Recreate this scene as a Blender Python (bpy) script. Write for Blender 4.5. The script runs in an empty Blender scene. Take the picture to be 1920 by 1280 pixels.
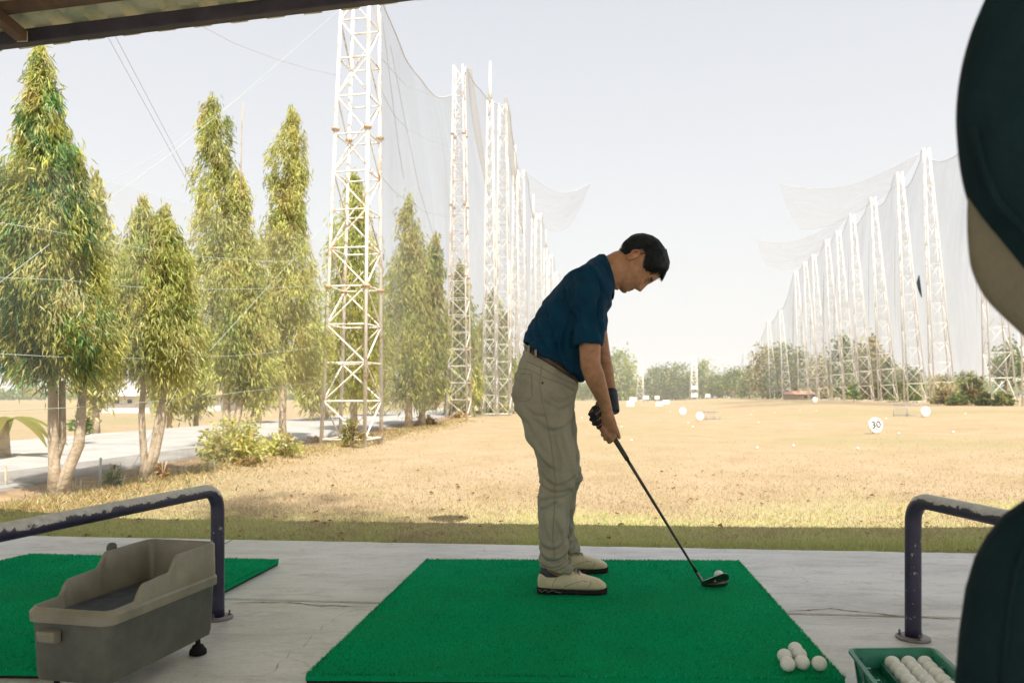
import bpy, math, random
import numpy as np
from mathutils import Vector, Matrix, noise as mnoise
from mathutils.bvhtree import BVHTree
R = math.radians
random.seed(7)
rng = np.random.default_rng(7)
SC = bpy.context.scene
COL = SC.collection

# ------------------------------------------------------------------ camera, sky, sun, exposure
F = 1435.0; HOR = 742.0; CZ = 0.83          # focal length in photo pixels, horizon row, lens height
cam_d = bpy.data.cameras.new('camera'); cam = bpy.data.objects.new('camera', cam_d); COL.objects.link(cam)
cam.location = (0, 0, CZ); cam.rotation_euler = (R(90), 0, 0)
cam_d.sensor_width = 36; cam_d.lens = F / 1920 * 36; cam_d.shift_y = (HOR - 640) / 1920
cam_d.clip_start = 0.05; cam_d.clip_end = 5000
cam_d.dof.use_dof = True; cam_d.dof.focus_distance = 3.15; cam_d.dof.aperture_fstop = 4.5
SC.camera = cam

SUN = Vector((-0.15, 0.59, -1.0)).normalized()      # the way the sunlight travels
sun_d = bpy.data.lights.new('sun', 'SUN'); sun_d.energy = 4.7; sun_d.angle = R(0.6); sun_d.color = (1, 0.93, 0.8)
sun = bpy.data.objects.new('sun', sun_d); COL.objects.link(sun)
sun.rotation_euler = SUN.to_track_quat('-Z', 'Y').to_euler(); sun.location = (0, -5, 20)

w = bpy.data.worlds.new('World'); SC.world = w; w.use_nodes = True
nt = w.node_tree; nt.nodes.clear()
sky = nt.nodes.new('ShaderNodeTexSky'); sky.sky_type = 'NISHITA'; sky.sun_disc = False
sky.sun_elevation = math.asin(-SUN.z); sky.sun_rotation = math.atan2(-SUN.x, -SUN.y)
sky.dust_density = 4.0; sky.air_density = 1.0; sky.ozone_density = 1.0
mx = nt.nodes.new('ShaderNodeMixRGB')
tc = nt.nodes.new('ShaderNodeTexCoord'); sx = nt.nodes.new('ShaderNodeSeparateXYZ'); mr = nt.nodes.new('ShaderNodeMapRange')
mr.inputs['From Min'].default_value = 0.0; mr.inputs['From Max'].default_value = 0.75; mr.inputs['To Min'].default_value = 0.93; mr.inputs['To Max'].default_value = 0.50
nt.links.new(tc.outputs['Generated'], sx.inputs[0]); nt.links.new(sx.outputs[2], mr.inputs['Value']); nt.links.new(mr.outputs[0], mx.inputs[0])
mx.inputs[2].default_value = (5.15, 5.07, 4.92, 1)          # pale veil of a hazy sky
bg = nt.nodes.new('ShaderNodeBackground'); bg.inputs[1].default_value = 0.1
wo = nt.nodes.new('ShaderNodeOutputWorld')
nt.links.new(sky.outputs[0], mx.inputs[1]); nt.links.new(mx.outputs[0], bg.inputs[0]); nt.links.new(bg.outputs[0], wo.inputs[0])

vs = SC.view_settings; vs.view_transform = 'Standard'; vs.look = 'None'; vs.gamma = 1; vs.exposure = 0.97; vs.use_curve_mapping = False
SC.render.engine = 'CYCLES'
cy = SC.cycles; cy.use_denoising = True; cy.max_bounces = 8; cy.diffuse_bounces = 5; cy.transparent_max_bounces = 24
cy.transmission_bounces = 4; cy.volume_bounces = 0; cy.sample_clamp_indirect = 8; cy.caustics_reflective = False; cy.caustics_refractive = False

# ------------------------------------------------------------------ helpers
def W(px, py, D):                       # photo pixel + distance -> place in the world
    return Vector(((px - 960) * D / F, D, CZ - (py - HOR) * D / F))
def sstep(a, b, x):
    t = min(1, max(0, (x - a) / (b - a))); return t * t * (3 - 2 * t)
def road_near(y):                       # x of the road's near kerb
    return float(np.interp(y, [0, 6.5, 8.1, 10, 13.2, 16, 26, 40, 120, 400], [-4.55, -4.45, -4.42, -4.3, -3.95, -3.75, -2.9, -1.7, 6, 34]))
def gz(x, y):                           # height of the ground
    t = x - (13.48 + 0.2 * y)
    z = -0.06 + 0.50 * sstep(-13, 0, t)
    z += 0.05 * mnoise.noise((x * .11, y * .07, 3.1)) * sstep(12, 30, y)
    d = x - road_near(y)                # >0 on the field side
    if y < 200:
        z += 0.07 * math.exp(-((d - .95) / .42) ** 2) * (0.6 + .8 * abs(mnoise.noise((x * 1.3, y * 1.1, 1.7))))
        if d < -0.1: z -= .05
    return z
def G(px, D):
    x = (px - 960) * D / F
    return Vector((x, D, gz(x, D)))

MATS = {}
def nodes(name):
    m = bpy.data.materials.new(name); m.use_nodes = True
    n = m.node_tree; b = n.nodes['Principled BSDF']
    MATS[name] = m
    return m, n, b
def ramp(n, fac, stops):
    r = n.nodes.new('ShaderNodeValToRGB'); e = r.color_ramp.elements
    while len(e) < len(stops): e.new(0.5)
    for k, (p, c) in enumerate(stops): e[k].position = p; e[k].color = (*c, 1) if len(c) == 3 else c
    n.links.new(fac, r.inputs[0]); return r.outputs[0]
def tex(n, scale, detail=4, rough=.6, coord='Object', dist=0, stretch=None):
    t = n.nodes.new('ShaderNodeTexNoise'); t.inputs['Scale'].default_value = scale
    t.inputs['Detail'].default_value = detail; t.inputs['Roughness'].default_value = rough; t.inputs['Distortion'].default_value = dist
    if coord == 'Position': g = n.nodes.new('ShaderNodeNewGeometry'); o = g.outputs['Position']
    else: c = n.nodes.new('ShaderNodeTexCoord'); o = c.outputs[coord]
    if stretch:
        mp = n.nodes.new('ShaderNodeMapping'); mp.inputs['Scale'].default_value = stretch; n.links.new(o, mp.inputs[0]); o = mp.outputs[0]
    n.links.new(o, t.inputs['Vector'])
    return t.outputs['Fac']
def mixc(n, fac, a, b, mode='MIX'):
    x = n.nodes.new('ShaderNodeMixRGB'); x.blend_type = mode
    for k, v in ((0, fac), (1, a), (2, b)):
        if isinstance(v, bpy.types.NodeSocket): n.links.new(v, x.inputs[k])
        elif k == 0: x.inputs[0].default_value = v
        else: x.inputs[k].default_value = (*v, 1)
    return x.outputs[0]
def math_(n, op, a, b):
    x = n.nodes.new('ShaderNodeMath'); x.operation = op
    for k, v in enumerate((a, b)):
        if isinstance(v, bpy.types.NodeSocket): n.links.new(v, x.inputs[k])
        else: x.inputs[k].default_value = v
    return x.outputs[0]
def bump(n, b, h, strength=.3, dist=.01, prev=None):
    x = n.nodes.new('ShaderNodeBump'); x.inputs['Strength'].default_value = strength; x.inputs['Distance'].default_value = dist
    n.links.new(h, x.inputs['Height']); n.links.new(x.outputs[0], b.inputs['Normal'])
    return x
def plain(name, c1, c2=None, scale=8, rough=.6, metal=0, bscale=None, bstr=.2, bdist=.004, coord='Object', lo=.35, hi=.65, spec=.5, detail=5):
    m, n, b = nodes(name)
    b.inputs['Roughness'].default_value = rough; b.inputs['Metallic'].default_value = metal; b.inputs['Specular IOR Level'].default_value = spec
    if c2: n.links.new(ramp(n, tex(n, scale, detail, .65, coord), [(lo, c1), (hi, c2)]), b.inputs['Base Color'])
    else: b.inputs['Base Color'].default_value = (*c1, 1)
    if bscale: bump(n, b, tex(n, bscale, 4, .6, coord), bstr, bdist)
    return m
def vcol(name, rough=.6, translucent=0, bscale=None, spec=.3, nscale=None):
    m, n, b = nodes(name)
    a = n.nodes.new('ShaderNodeAttribute'); a.attribute_name = 'Col'
    c = a.outputs['Color']
    if nscale: c = mixc(n, 1.0, c, ramp(n, tex(n, nscale, 4), [(.3, (.72, .72, .72)), (.7, (1.15, 1.15, 1.15))]), 'MULTIPLY')
    n.links.new(c, b.inputs['Base Color']); b.inputs['Roughness'].default_value = rough; b.inputs['Specular IOR Level'].default_value = spec
    if translucent:
        t = n.nodes.new('ShaderNodeBsdfTranslucent'); ms = n.nodes.new('ShaderNodeMixShader'); ms.inputs[0].default_value = translucent
        n.links.new(c, t.inputs[0]); n.links.new(b.outputs[0], ms.inputs[1]); n.links.new(t.outputs[0], ms.inputs[2])
        n.links.new(ms.outputs[0], n.nodes['Material Output'].inputs[0])
    if bscale: bump(n, b, tex(n, bscale), .3, .003)
    return m

def link(o, parent=None):
    COL.objects.link(o)
    if parent: o.parent = parent
    return o
def tag(o, label=None, cat=None, group=None, kind=None):
    if label: o['label'] = label
    if cat: o['category'] = cat
    if group: o['group'] = group
    if kind: o['kind'] = kind
    return o
def empty(name, loc, label, cat, group=None, rz=0):
    o = bpy.data.objects.new(name, None); o.empty_display_size = .1; o.location = loc; o.rotation_euler = (0, 0, rz); link(o)
    return tag(o, label, cat, group)
class MB:
    def __init__(s): s.v = []; s.f = []; s.c = []; s.n = 0
    def add(s, v, f, col=None):
        v = [tuple(p) for p in v]; s.v += v; s.f += [tuple(i + s.n for i in q) for q in f]; s.n += len(v)
        if col is not None: s.c += [tuple(col)] * len(v) if not hasattr(col[0], '__len__') else list(col)
        return s
    def box(s, c, d, rz=0, col=None, top=(1, 1), M=None):
        x, y, z = d[0] / 2, d[1] / 2, d[2] / 2
        v = [(-x, -y, -z), (x, -y, -z), (x, y, -z), (-x, y, -z)] + [(a * top[0], b * top[1], z) for a, b in ((-x, -y), (x, -y), (x, y), (-x, y))]
        ca, sa = math.cos(rz), math.sin(rz)
        v = [(c[0] + a * ca - b * sa, c[1] + a * sa + b * ca, c[2] + e) for a, b, e in v]
        if M: v = [M @ Vector(p) for p in v]
        return s.add(v, [(3, 2, 1, 0), (4, 5, 6, 7), (0, 1, 5, 4), (1, 2, 6, 5), (2, 3, 7, 6), (3, 0, 4, 7)], col)
    def tube(s, path, rad, n=10, col=None, cap='flat', squash=None):
        P = [Vector(p) for p in path]
        if not hasattr(rad, '__len__'): rad = [rad] * len(P)
        if cap == 'round':
            d0 = (P[0] - P[1]).normalized(); d1 = (P[-1] - P[-2]).normalized(); q = []; rr = []
            for a in (.05, .45, .8): q.append(P[0] + d0 * rad[0] * math.cos(a * math.pi / 2)); rr.append(rad[0] * math.sin(a * math.pi / 2))
            q += P; rr += list(rad)
            for a in (.8, .45, .05): q.append(P[-1] + d1 * rad[-1] * math.cos(a * math.pi / 2)); rr.append(rad[-1] * math.sin(a * math.pi / 2))
            P, rad = q, rr
        v = []; u = None
        for i, p in enumerate(P):
            t = (P[min(i + 1, len(P) - 1)] - P[max(i - 1, 0)]).normalized()
            if u is None:
                u = t.cross(Vector((0, 0, 1)) if abs(t.z) < .9 else Vector((1, 0, 0))).normalized()
            else: u = (u - t * u.dot(t)).normalized()
            k = t.cross(u)
            for a in range(n):
                an = 2 * math.pi * a / n
                v.append(p + (u * math.cos(an) + k * math.sin(an)) * rad[i])
        f = [(i * n + a, i * n + (a + 1) % n, (i + 1) * n + (a + 1) % n, (i + 1) * n + a) for i in range(len(P) - 1) for a in range(n)]
        f += [tuple(range(n))[::-1], tuple((len(P) - 1) * n + a for a in range(n))]
        return s.add(v, f, col)
    def loft(s, rings, col=None, cap=True, closed=True):
        n = len(rings[0]); v = [p for r in rings for p in r]
        e = n if closed else n - 1
        f = [(i * n + a, i * n + (a + 1) % n, (i + 1) * n + (a + 1) % n, (i + 1) * n + a) for i in range(len(rings) - 1) for a in range(e)]
        if cap: f += [tuple(range(n))[::-1], tuple((len(rings) - 1) * n + a for a in range(n))]
        return s.add(v, f, col)
    def lathe(s, prof, c=(0, 0, 0), n=24, col=None):
        rings = [[(c[0] + r * math.cos(2 * math.pi * a / n), c[1] + r * math.sin(2 * math.pi * a / n), c[2] + z) for a in range(n)] for r, z in prof]
        return s.loft(rings, col)
    def mesh(s, name, mat=None, smooth=True, off=None):
        me = bpy.data.meshes.new(name)
        v = s.v if off is None else [(p[0] - off[0], p[1] - off[1], p[2] - off[2]) for p in s.v]
        me.from_pydata(v, [], s.f); me.validate(clean_customdata=False)
        if s.c:
            ca = me.color_attributes.new('Col', 'FLOAT_COLOR', 'POINT')
            ca.data.foreach_set('color', np.array([(*c[:3], 1) for c in s.c], dtype=np.float32).ravel())
        if mat: me.materials.append(mat)
        if smooth: me.shade_smooth() if hasattr(me, 'shade_smooth') else None
        return me
    def build(s, name, mat=None, parent=None, smooth=True, angle=None, origin=None):
        off = None
        if parent is not None and origin is None and parent.rotation_euler.z == 0:
            off = parent.matrix_basis.translation.copy(); q = parent.parent
            while q is not None: off += q.matrix_basis.translation; q = q.parent
        if origin is not None: off = Vector(origin)
        me = s.mesh(name, mat, smooth, off)
        o = bpy.data.objects.new(name, me); link(o, parent)
        if origin is not None and parent is None: o.location = origin
        if angle is not None: sharp(me, angle)
        return o
def sharp(me, deg):
    me.set_sharp_from_angle(angle=R(deg))
def bevel(o, wd=.004, seg=2):
    m = o.modifiers.new('bevel', 'BEVEL'); m.width = wd; m.segments = seg; m.limit_method = 'ANGLE'; m.angle_limit = R(40); return o
def npmesh(name, V, Fa, mat, colors=None, smooth=False):
    """V (n,3), Fa (m,k) numpy -> mesh"""
    me = bpy.data.meshes.new(name); k = Fa.shape[1]
    me.vertices.add(len(V)); me.vertices.foreach_set('co', V.astype(np.float32).ravel())
    me.loops.add(Fa.size); me.loops.foreach_set('vertex_index', Fa.astype(np.int32).ravel())
    me.polygons.add(len(Fa)); me.polygons.foreach_set('loop_start', np.arange(0, Fa.size, k, dtype=np.int32))
    me.polygons.foreach_set('loop_total', np.full(len(Fa), k, dtype=np.int32))
    if smooth: me.polygons.foreach_set('use_smooth', np.ones(len(Fa), dtype=bool))
    me.update(calc_edges=True)
    if colors is not None:
        ca = me.color_attributes.new('Col', 'FLOAT_COLOR', 'POINT')
        ca.data.foreach_set('color', np.concatenate([colors, np.ones((len(colors), 1))], 1).astype(np.float32).ravel())
    me.materials.append(mat); return me
def remeshed(mb, voxel, smooth_it=6, fac=.5):
    me = mb.mesh('tmp'); o = bpy.data.objects.new('tmp', me); COL.objects.link(o)
    m = o.modifiers.new('r', 'REMESH'); m.mode = 'VOXEL'; m.voxel_size = voxel; m.use_smooth_shade = True
    if smooth_it: s = o.modifiers.new('s', 'SMOOTH'); s.iterations = smooth_it; s.factor = fac
    dg = bpy.context.evaluated_depsgraph_get(); dg.update()
    out = bpy.data.meshes.new_from_object(o.evaluated_get(dg)); bpy.data.objects.remove(o); bpy.data.meshes.remove(me)
    return out

# ------------------------------------------------------------------ materials
def mk_ground():
    m, n, b = nodes('dry_grass_field')
    big = tex(n, .16, 4, .55, 'Position', 0, (1, .35, 1)); mid = tex(n, 1.3, 6, .65, 'Position', .3, (1, .6, 1)); fine = tex(n, 38, 5, .75, 'Position')
    c = ramp(n, mid, [(.28, (.275, .207, .122)), (.48, (.325, .25, .16)), (.72, (.36, .285, .195))])
    c = mixc(n, ramp(n, big, [(.46, (0, 0, 0)), (.66, (.75, .75, .75))]), c, (.26, .235, .125))
    # greener strip by the concrete, greener where the hall shades it
    g = n.nodes.new('ShaderNodeNewGeometry'); sp = n.nodes.new('ShaderNodeSeparateXYZ'); n.links.new(g.outputs['Position'], sp.inputs[0])
    yy = math_(n, 'ADD', sp.outputs[1], math_(n, 'MULTIPLY', tex(n, .9, 5, .7, 'Position'), 3.0))
    gr = ramp(n, math_(n, 'MULTIPLY', yy, .1), [(.60, (.8, .8, .8)), (.78, (0, 0, 0))])
    c = mixc(n, gr, c, (.42, .40, .18))
    c = mixc(n, 1, c, ramp(n, fine, [(.25, (.62, .6, .55)), (.6, (1.1, 1.1, 1.1))]), 'MULTIPLY')
    n.links.new(c, b.inputs['Base Color']); b.inputs['Roughness'].default_value = .95; b.inputs['Specular IOR Level'].default_value = .1
    bump(n, b, fine, .5, .02)
    return m
def mk_concrete():
    m, n, b = nodes('worn_concrete')
    a = tex(n, 1.6, 8, .62, 'Position', .6, (.7, 1.6, 1)); f = tex(n, 60, 6, .7, 'Position'); s = tex(n, 7, 8, .75, 'Position', 1.2, (.5, 1.8, 1)); st = tex(n, 3.2, 8, .8, 'Position', 2.0)
    c = ramp(n, a, [(.28, (.46, .455, .44)), (.5, (.62, .615, .60)), (.72, (.72, .715, .70))])
    c = mixc(n, 1, c, ramp(n, s, [(.28, (.72, .71, .69)), (.5, (1, 1, 1))]), 'MULTIPLY')
    c = mixc(n, ramp(n, st, [(.57, (0, 0, 0)), (.70, (.62, .62, .62))]), c, (.27, .265, .25))
    c = mixc(n, 1, c, ramp(n, f, [(.3, (.86, .86, .86)), (.6, (1.03, 1.03, 1.03))]), 'MULTIPLY')
    vo = n.nodes.new('ShaderNodeTexVoronoi'); vo.feature = 'DISTANCE_TO_EDGE'; vo.inputs['Scale'].default_value = .5; vo.inputs['Randomness'].default_value = 1
    g2 = n.nodes.new('ShaderNodeNewGeometry'); wn = n.nodes.new('ShaderNodeTexNoise'); wn.inputs['Scale'].default_value = 3.5; wn.inputs['Detail'].default_value = 6; n.links.new(g2.outputs['Position'], wn.inputs['Vector'])
    ad = n.nodes.new('ShaderNodeMixRGB'); ad.blend_type = 'ADD'; ad.inputs[0].default_value = .32; n.links.new(g2.outputs['Position'], ad.inputs[1]); n.links.new(wn.outputs['Color'], ad.inputs[2]); n.links.new(ad.outputs[0], vo.inputs['Vector'])
    ck = math_(n, 'MULTIPLY', ramp(n, vo.outputs['Distance'], [(.0, (1, 1, 1)), (.0035, (0, 0, 0))]), ramp(n, a, [(.52, (0, 0, 0)), (.62, (.6, .6, .6))]))
    c = mixc(n, ck, c, (.20, .19, .17))
    c = mixc(n, ramp(n, tex(n, 75, 2, .5, 'Position'), [(.70, (0, 0, 0)), (.74, (.7, .7, .7))]), c, (.28, .26, .23))
    n.links.new(c, b.inputs['Base Color']); n.links.new(ramp(n, s, [(.3, (.55,) * 3), (.7, (.30,) * 3)]), b.inputs['Roughness'])
    x = bump(n, b, f, .25, .002); y = n.nodes.new('ShaderNodeBump'); y.inputs['Strength'].default_value = .3; y.inputs['Distance'].default_value = .006
    n.links.new(s, y.inputs['Height']); n.links.new(y.outputs[0], x.inputs['Normal'])
    return m
def mk_net(name, alpha, col, band=True):
    m, n, b = nodes(name)
    d = n.nodes.new('ShaderNodeBsdfDiffuse'); d.inputs[0].default_value = (*col, 1)
    tl = n.nodes.new('ShaderNodeBsdfTranslucent'); tl.inputs[0].default_value = (*col, 1)
    ad = n.nodes.new('ShaderNodeMixShader'); ad.inputs[0].default_value = .5; n.links.new(d.outputs[0], ad.inputs[1]); n.links.new(tl.outputs[0], ad.inputs[2])
    t = n.nodes.new('ShaderNodeBsdfTransparent'); ms = n.nodes.new('ShaderNodeMixShader')
    nz = tex(n, .5, 5, .7, 'Position', 1.0, (1, 1, .25))
    al = ramp(n, nz, [(.3, (alpha * .6,) * 3), (.7, (alpha * 1.5,) * 3)])
    n.links.new(al, ms.inputs[0]); n.links.new(t.outputs[0], ms.inputs[1]); n.links.new(ad.outputs[0], ms.inputs[2])
    n.links.new(ms.outputs[0], n.nodes['Material Output'].inputs[0]); n.nodes.remove(b)
    return m
def mk_tower(name='white_paint_with_rust', sh=0.0):
    m, n, b = nodes(name)
    a = tex(n, 2.2, 8, .75, 'Position', .8, (1, 1, .45)); f = tex(n, 14, 6, .7, 'Position')
    k = math_(n, 'ADD', math_(n, 'MULTIPLY', a, .75), math_(n, 'MULTIPLY', f, .35))
    c = ramp(n, k, [(.47 + sh, (.76, .75, .73)), (.575 + sh, (.71, .67, .62)), (.625 + sh, (.50, .35, .25)), (.74 + sh, (.35, .20, .12))])
    n.links.new(c, b.inputs['Base Color']); b.inputs['Roughness'].default_value = .6
    return m
def mk_pipe():
    m, n, b = nodes('peeling_purple_paint')
    g = n.nodes.new('ShaderNodeNewGeometry'); sp = n.nodes.new('ShaderNodeSeparateXYZ'); n.links.new(g.outputs['Normal'], sp.inputs[0])
    a = tex(n, 26, 8, .7, 'Object', 1.0, (1, .55, 1)); f = tex(n, 120, 4, .7, 'Object')
    k = math_(n, 'ADD', math_(n, 'MULTIPLY', sp.outputs[2], .42), math_(n, 'MULTIPLY', a, 1.0))       # the top is rubbed bare
    k = math_(n, 'ADD', k, math_(n, 'MULTIPLY', f, .20))
    msk = ramp(n, k, [(.71, (0, 0, 0)), (.725, (1, 1, 1))])
    bare = ramp(n, tex(n, 40, 6), [(.3, (.36, .35, .34)), (.7, (.58, .56, .53))])
    pur = ramp(n, tex(n, 12, 5), [(.3, (.020, .017, .042)), (.7, (.040, .034, .085))])
    n.links.new(mixc(n, msk, pur, bare), b.inputs['Base Color']); b.inputs['Roughness'].default_value = .42
    bump(n, b, msk, .5, -.0008)
    return m
def mk_turf():
    m, n, b = nodes('green_turf')
    f = tex(n, 240, 5, .8, 'Position'); g = tex(n, 3, 5, .6, 'Position')
    c = ramp(n, f, [(.25, (.001, .16, .06)), (.55, (.001, .42, .165)), (.8, (.012, .60, .29))])
    c = mixc(n, ramp(n, g, [(.35, (0, 0, 0)), (.7, (.35, .35, .35))]), c, (.02, .26, .09))
    n.links.new(c, b.inputs['Base Color']); b.inputs['Roughness'].default_value = 1; b.inputs['Specular IOR Level'].default_value = .02
    bump(n, b, f, .9, .008)
    return m
def mk_fabric(name, c1, c2, scale, weave=900, rough=.85, sheen=.0, bs=.25, spec=.2):
    m, n, b = nodes(name)
    c = ramp(n, tex(n, scale, 6, .6), [(.3, c1), (.7, c2)])
    c = mixc(n, 1, c, ramp(n, tex(n, weave, 2, .5), [(.3, (.86, .86, .86)), (.7, (1.1, 1.1, 1.1))]), 'MULTIPLY')
    n.links.new(c, b.inputs['Base Color']); b.inputs['Roughness'].default_value = rough; b.inputs['Specular IOR Level'].default_value = spec
    b.inputs['Sheen Weight'].default_value = sheen
    bump(n, b, tex(n, 22, 5, .6, 'Object', 1.5, (1, 1, .6)), bs, .012)
    return m
M_ground = mk_ground(); M_conc = mk_concrete(); M_tower = mk_tower(); M_towerf = mk_tower('far_white_paint', .06); M_pipe = mk_pipe(); M_turf = mk_turf()
M_net = mk_net('grey_netting', .24, (.38, .38, .385)); M_net2 = mk_net('fine_grey_netting', .07, (.72, .72, .66)); M_netd = mk_net('bunched_netting', .26, (.46, .42, .36))
M_road = plain('pale_road_concrete', (.27, .265, .255), (.37, .36, .35), 1.5, .85, bscale=40, coord='Position')
M_dirt = plain('brown_bank_soil', (.20, .13, .075), (.38, .27, .16), 5, .95, bscale=25, bstr=.8, bdist=.03, coord='Position')
M_rope = plain('pale_teal_rope', (.34, .45, .42), (.46, .52, .48), 20, .7)
M_cable = plain('pale_grey_cable', (.52, .53, .54), None, 1, .6)
M_wire = plain('grey_wire', (.30, .31, .32), None, 1, .5)
M_rubber = plain('black_rubber', (.005, .005, .006), (.014, .014, .015), 20, .75, bscale=200, spec=.2)
M_skin = vcol('skin', .5, bscale=260, spec=.4, nscale=30)
M_hair = plain('black_hair', (.004, .006, .008), (.012, .015, .018), 60, .6, spec=.2)
bump(M_hair.node_tree, M_hair.node_tree.nodes['Principled BSDF'], tex(M_hair.node_tree, 260, 3, .6, 'Object', .4, (.22, 1, .22)), .35, .003)
M_shirt = mk_fabric('navy_teal_knit', (.002, .026, .062), (.003, .042, .092), 9, 700, .85, 0, .3, .12)
M_trouser = mk_fabric('khaki_twill', (.245, .228, .18), (.335, .312, .255), 6, 900, .9, 0, .45)
M_belt = plain('brown_leather', (.03, .015, .01), (.07, .035, .022), 30, .45)
M_shoe = plain('cream_leather', (.50, .43, .28), (.62, .55, .39), 14, .42, bscale=140, bstr=.12, bdist=.002)
M_glove = plain('dark_glove_leather', (.008, .012, .022), (.02, .027, .045), 40, .6)
M_steel = plain('dark_satin_steel', (.10, .10, .11), (.20, .20, .21), 30, .3, metal=1)
M_grip = plain('olive_black_grip_rubber', (.028, .026, .018), (.055, .05, .033), 90, .7, bscale=400)
M_ball = plain('white_golf_ball', (.70, .70, .68), (.80, .80, .78), 25, .35)
M_bin = plain('grey_taupe_plastic', (.066, .07, .058), (.112, .115, .098), 9, .5, bscale=160, bstr=.15, bdist=.001)
M_rim = plain('light_taupe_plastic', (.19, .175, .135), (.265, .245, .195), 9, .42, bscale=160, bstr=.12, bdist=.001)
M_lining = plain('dark_blue_lining', (.035, .042, .055), (.07, .08, .10), 25, .8, bscale=200)
M_tray = plain('green_plastic_tray', (.004, .14, .085), (.008, .20, .125), 8, .4)
M_bag = mk_fabric('black_bag_nylon', (.003, .012, .016), (.006, .020, .025), 12, 700, .75, .0, .35, .1)
M_bagtrim = mk_fabric('olive_bag_lining', (.10, .088, .058), (.16, .142, .10), 9, 600, .8, .0, .4)
M_bark = plain('pale_bark', (.34, .26, .18), (.56, .46, .35), 9, .9, bscale=22, bstr=.7, bdist=.02)
M_leaf = vcol('leaves', .5, .55, spec=.35)
M_gleaf = vcol('grass_blades', .8, .45, spec=.15)
M_white = plain('white_sign_paint', (.82, .82, .80), (.74, .73, .70), 6, .6)
plain('faded_black', (.03, .03, .03), None, 1, .7)
M_black = plain('black_paint', (.01, .01, .01), None, 1, .6)
M_beam = plain('dark_purple_steel', (.022, .018, .035), (.045, .036, .06), 6, .55, bscale=60)
M_beam_rust = plain('rusty_brown_steel', (.06, .035, .026), (.12, .065, .045), 9, .7, bscale=60)
M_cream = plain('cream_cut_metal', (.5, .46, .33), (.62, .58, .42), 10, .6)
def mk_sheet():
    m, n, b = nodes('roof_sheet')
    a = tex(n, 3, 6, .7, 'Position', .6)
    n.links.new(ramp(n, a, [(.35, (.42, .46, .32)), (.5, (.70, .68, .50)), (.7, (.78, .74, .56))]), b.inputs['Base Color'])
    b.inputs['Roughness'].default_value = .5
    return m
M_sheet = mk_sheet()
M_wallw = plain('white_house_wall', (.72, .71, .68), (.62, .60, .56), 2, .8)
M_roofr = plain('brown_roof', (.30, .17, .12), (.40, .25, .18), 3, .8)
M_glass = plain('dark_window', (.05, .06, .07), None, 1, .2)

# ------------------------------------------------------------------ setting: ground, road, concrete floor
def build_ground():
    ys = np.concatenate([np.linspace(-60, 3, 16), np.linspace(3.4, 16, 110), np.linspace(16.4, 60, 80), np.geomspace(62, 2500, 40)])
    k = np.linspace(-1, 1, 241); xs = np.sign(k) * (np.abs(k) * 14 + (np.abs(k) ** 6) * 1800)
    V = np.array([(x, y, gz(x, y)) for y in ys for x in xs]); nx = len(xs)
    i = np.arange(len(ys) - 1)[:, None] * nx + np.arange(nx - 1)[None]
    Fa = np.stack([i, i + 1, i + 1 + nx, i + nx], -1).reshape(-1, 4)
    # sink the ground under the concrete floor
    under = (V[:, 1] < 4.67 - .095 * V[:, 0] - .15) & (V[:, 1] > -9) & (np.abs(V[:, 0]) < 11); V[under, 2] = -.35
    o = bpy.data.objects.new('field', npmesh('field', V, Fa, M_ground, smooth=True)); link(o)
    tag(o, 'dry tan grass field of the driving range', None, None, 'structure')
build_ground()

SL = -0.095                                   # lean of the floor's outer edge: y = 4.28 + SL*x
def edge_y(x, y0): return y0 + SL * x
floor = empty('concrete_floor', (0, 0, 0), 'worn pale concrete floor of the tee line', None)
floor['kind'] = 'structure'
def slab(x0, x1, ya, yb, seed, ja=True, jb=True):
    xs = np.linspace(x0, x1, int((x1 - x0) / .05) + 2); mb = MB()
    jit = lambda x, s, a: a * (mnoise.noise((x * 5, s, 0)) * .6 + mnoise.noise((x * 23, s, 5)) * .5)
    lo = [(x, edge_y(x, ya) + (.0035 + abs(jit(x, 1.7 + ya, .006)) if ja else 0)) for x in xs]
    hi = [(x, edge_y(x, yb) - (.0035 + abs(jit(x, 2.9 + yb, .006)) if jb else jit(x, 9, .02))) for x in xs]
    n = len(xs); rows = []
    cham = .004
    rows.append([(x, y, -.14) for x, y in lo]); rows.append([(x, y, -cham) for x, y in lo]); rows.append([(x, y + cham, 0) for x, y in lo])
    rows.append([(x, y - cham * 2, 0) for x, y in hi]); rows.append([(x, y, -cham * 2.5) for x, y in hi]); rows.append([(x, y, -.14) for x, y in hi])
    mb.loft(rows, cap=False, closed=False)
    o = mb.build('slab', M_conc, floor, smooth=False)
    return o
slab(-9, -1.62, 3.03, 4.28, 1, jb=False); slab(-1.612, 9, 3.03, 4.28, 2, jb=False)
slab(-9, 9, 0.6, 3.02, 3); slab(-9, 9, -4.5, .59, 4)
mb = MB(); mb.box((0, -.15, -.2), (18, 9.2, .1)); mb.build('sub_base', M_dirt, floor, smooth=False)
def crack(pts, wd, nm='crack'):
    mb = MB(); P = []
    for a, b in zip(pts[:-1], pts[1:]):
        for t in np.linspace(0, 1, 12)[:-1]:
            x = a[0] + (b[0] - a[0]) * t; y = a[1] + (b[1] - a[1]) * t
            P.append((x + .02 * mnoise.noise((x * 14, y * 14, 1)), y + .02 * mnoise.noise((x * 14, y * 14, 8))))
    v = []; 
    for i, (x, y) in enumerate(P):
        ww = wd * (.25 + abs(mnoise.noise((x * 30, y * 30, 3))) * 2) * min(1, .2 + min(i, len(P) - 1 - i) / 6)
        v += [(x - ww * .4, y - ww, .0012), (x + ww * .4, y + ww, .0012)]
    mb.add(v, [(2 * i, 2 * i + 2, 2 * i + 3, 2 * i + 1) for i in range(len(P) - 1)])
    mb.build(nm, M_dirt, floor, smooth=False)
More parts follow.
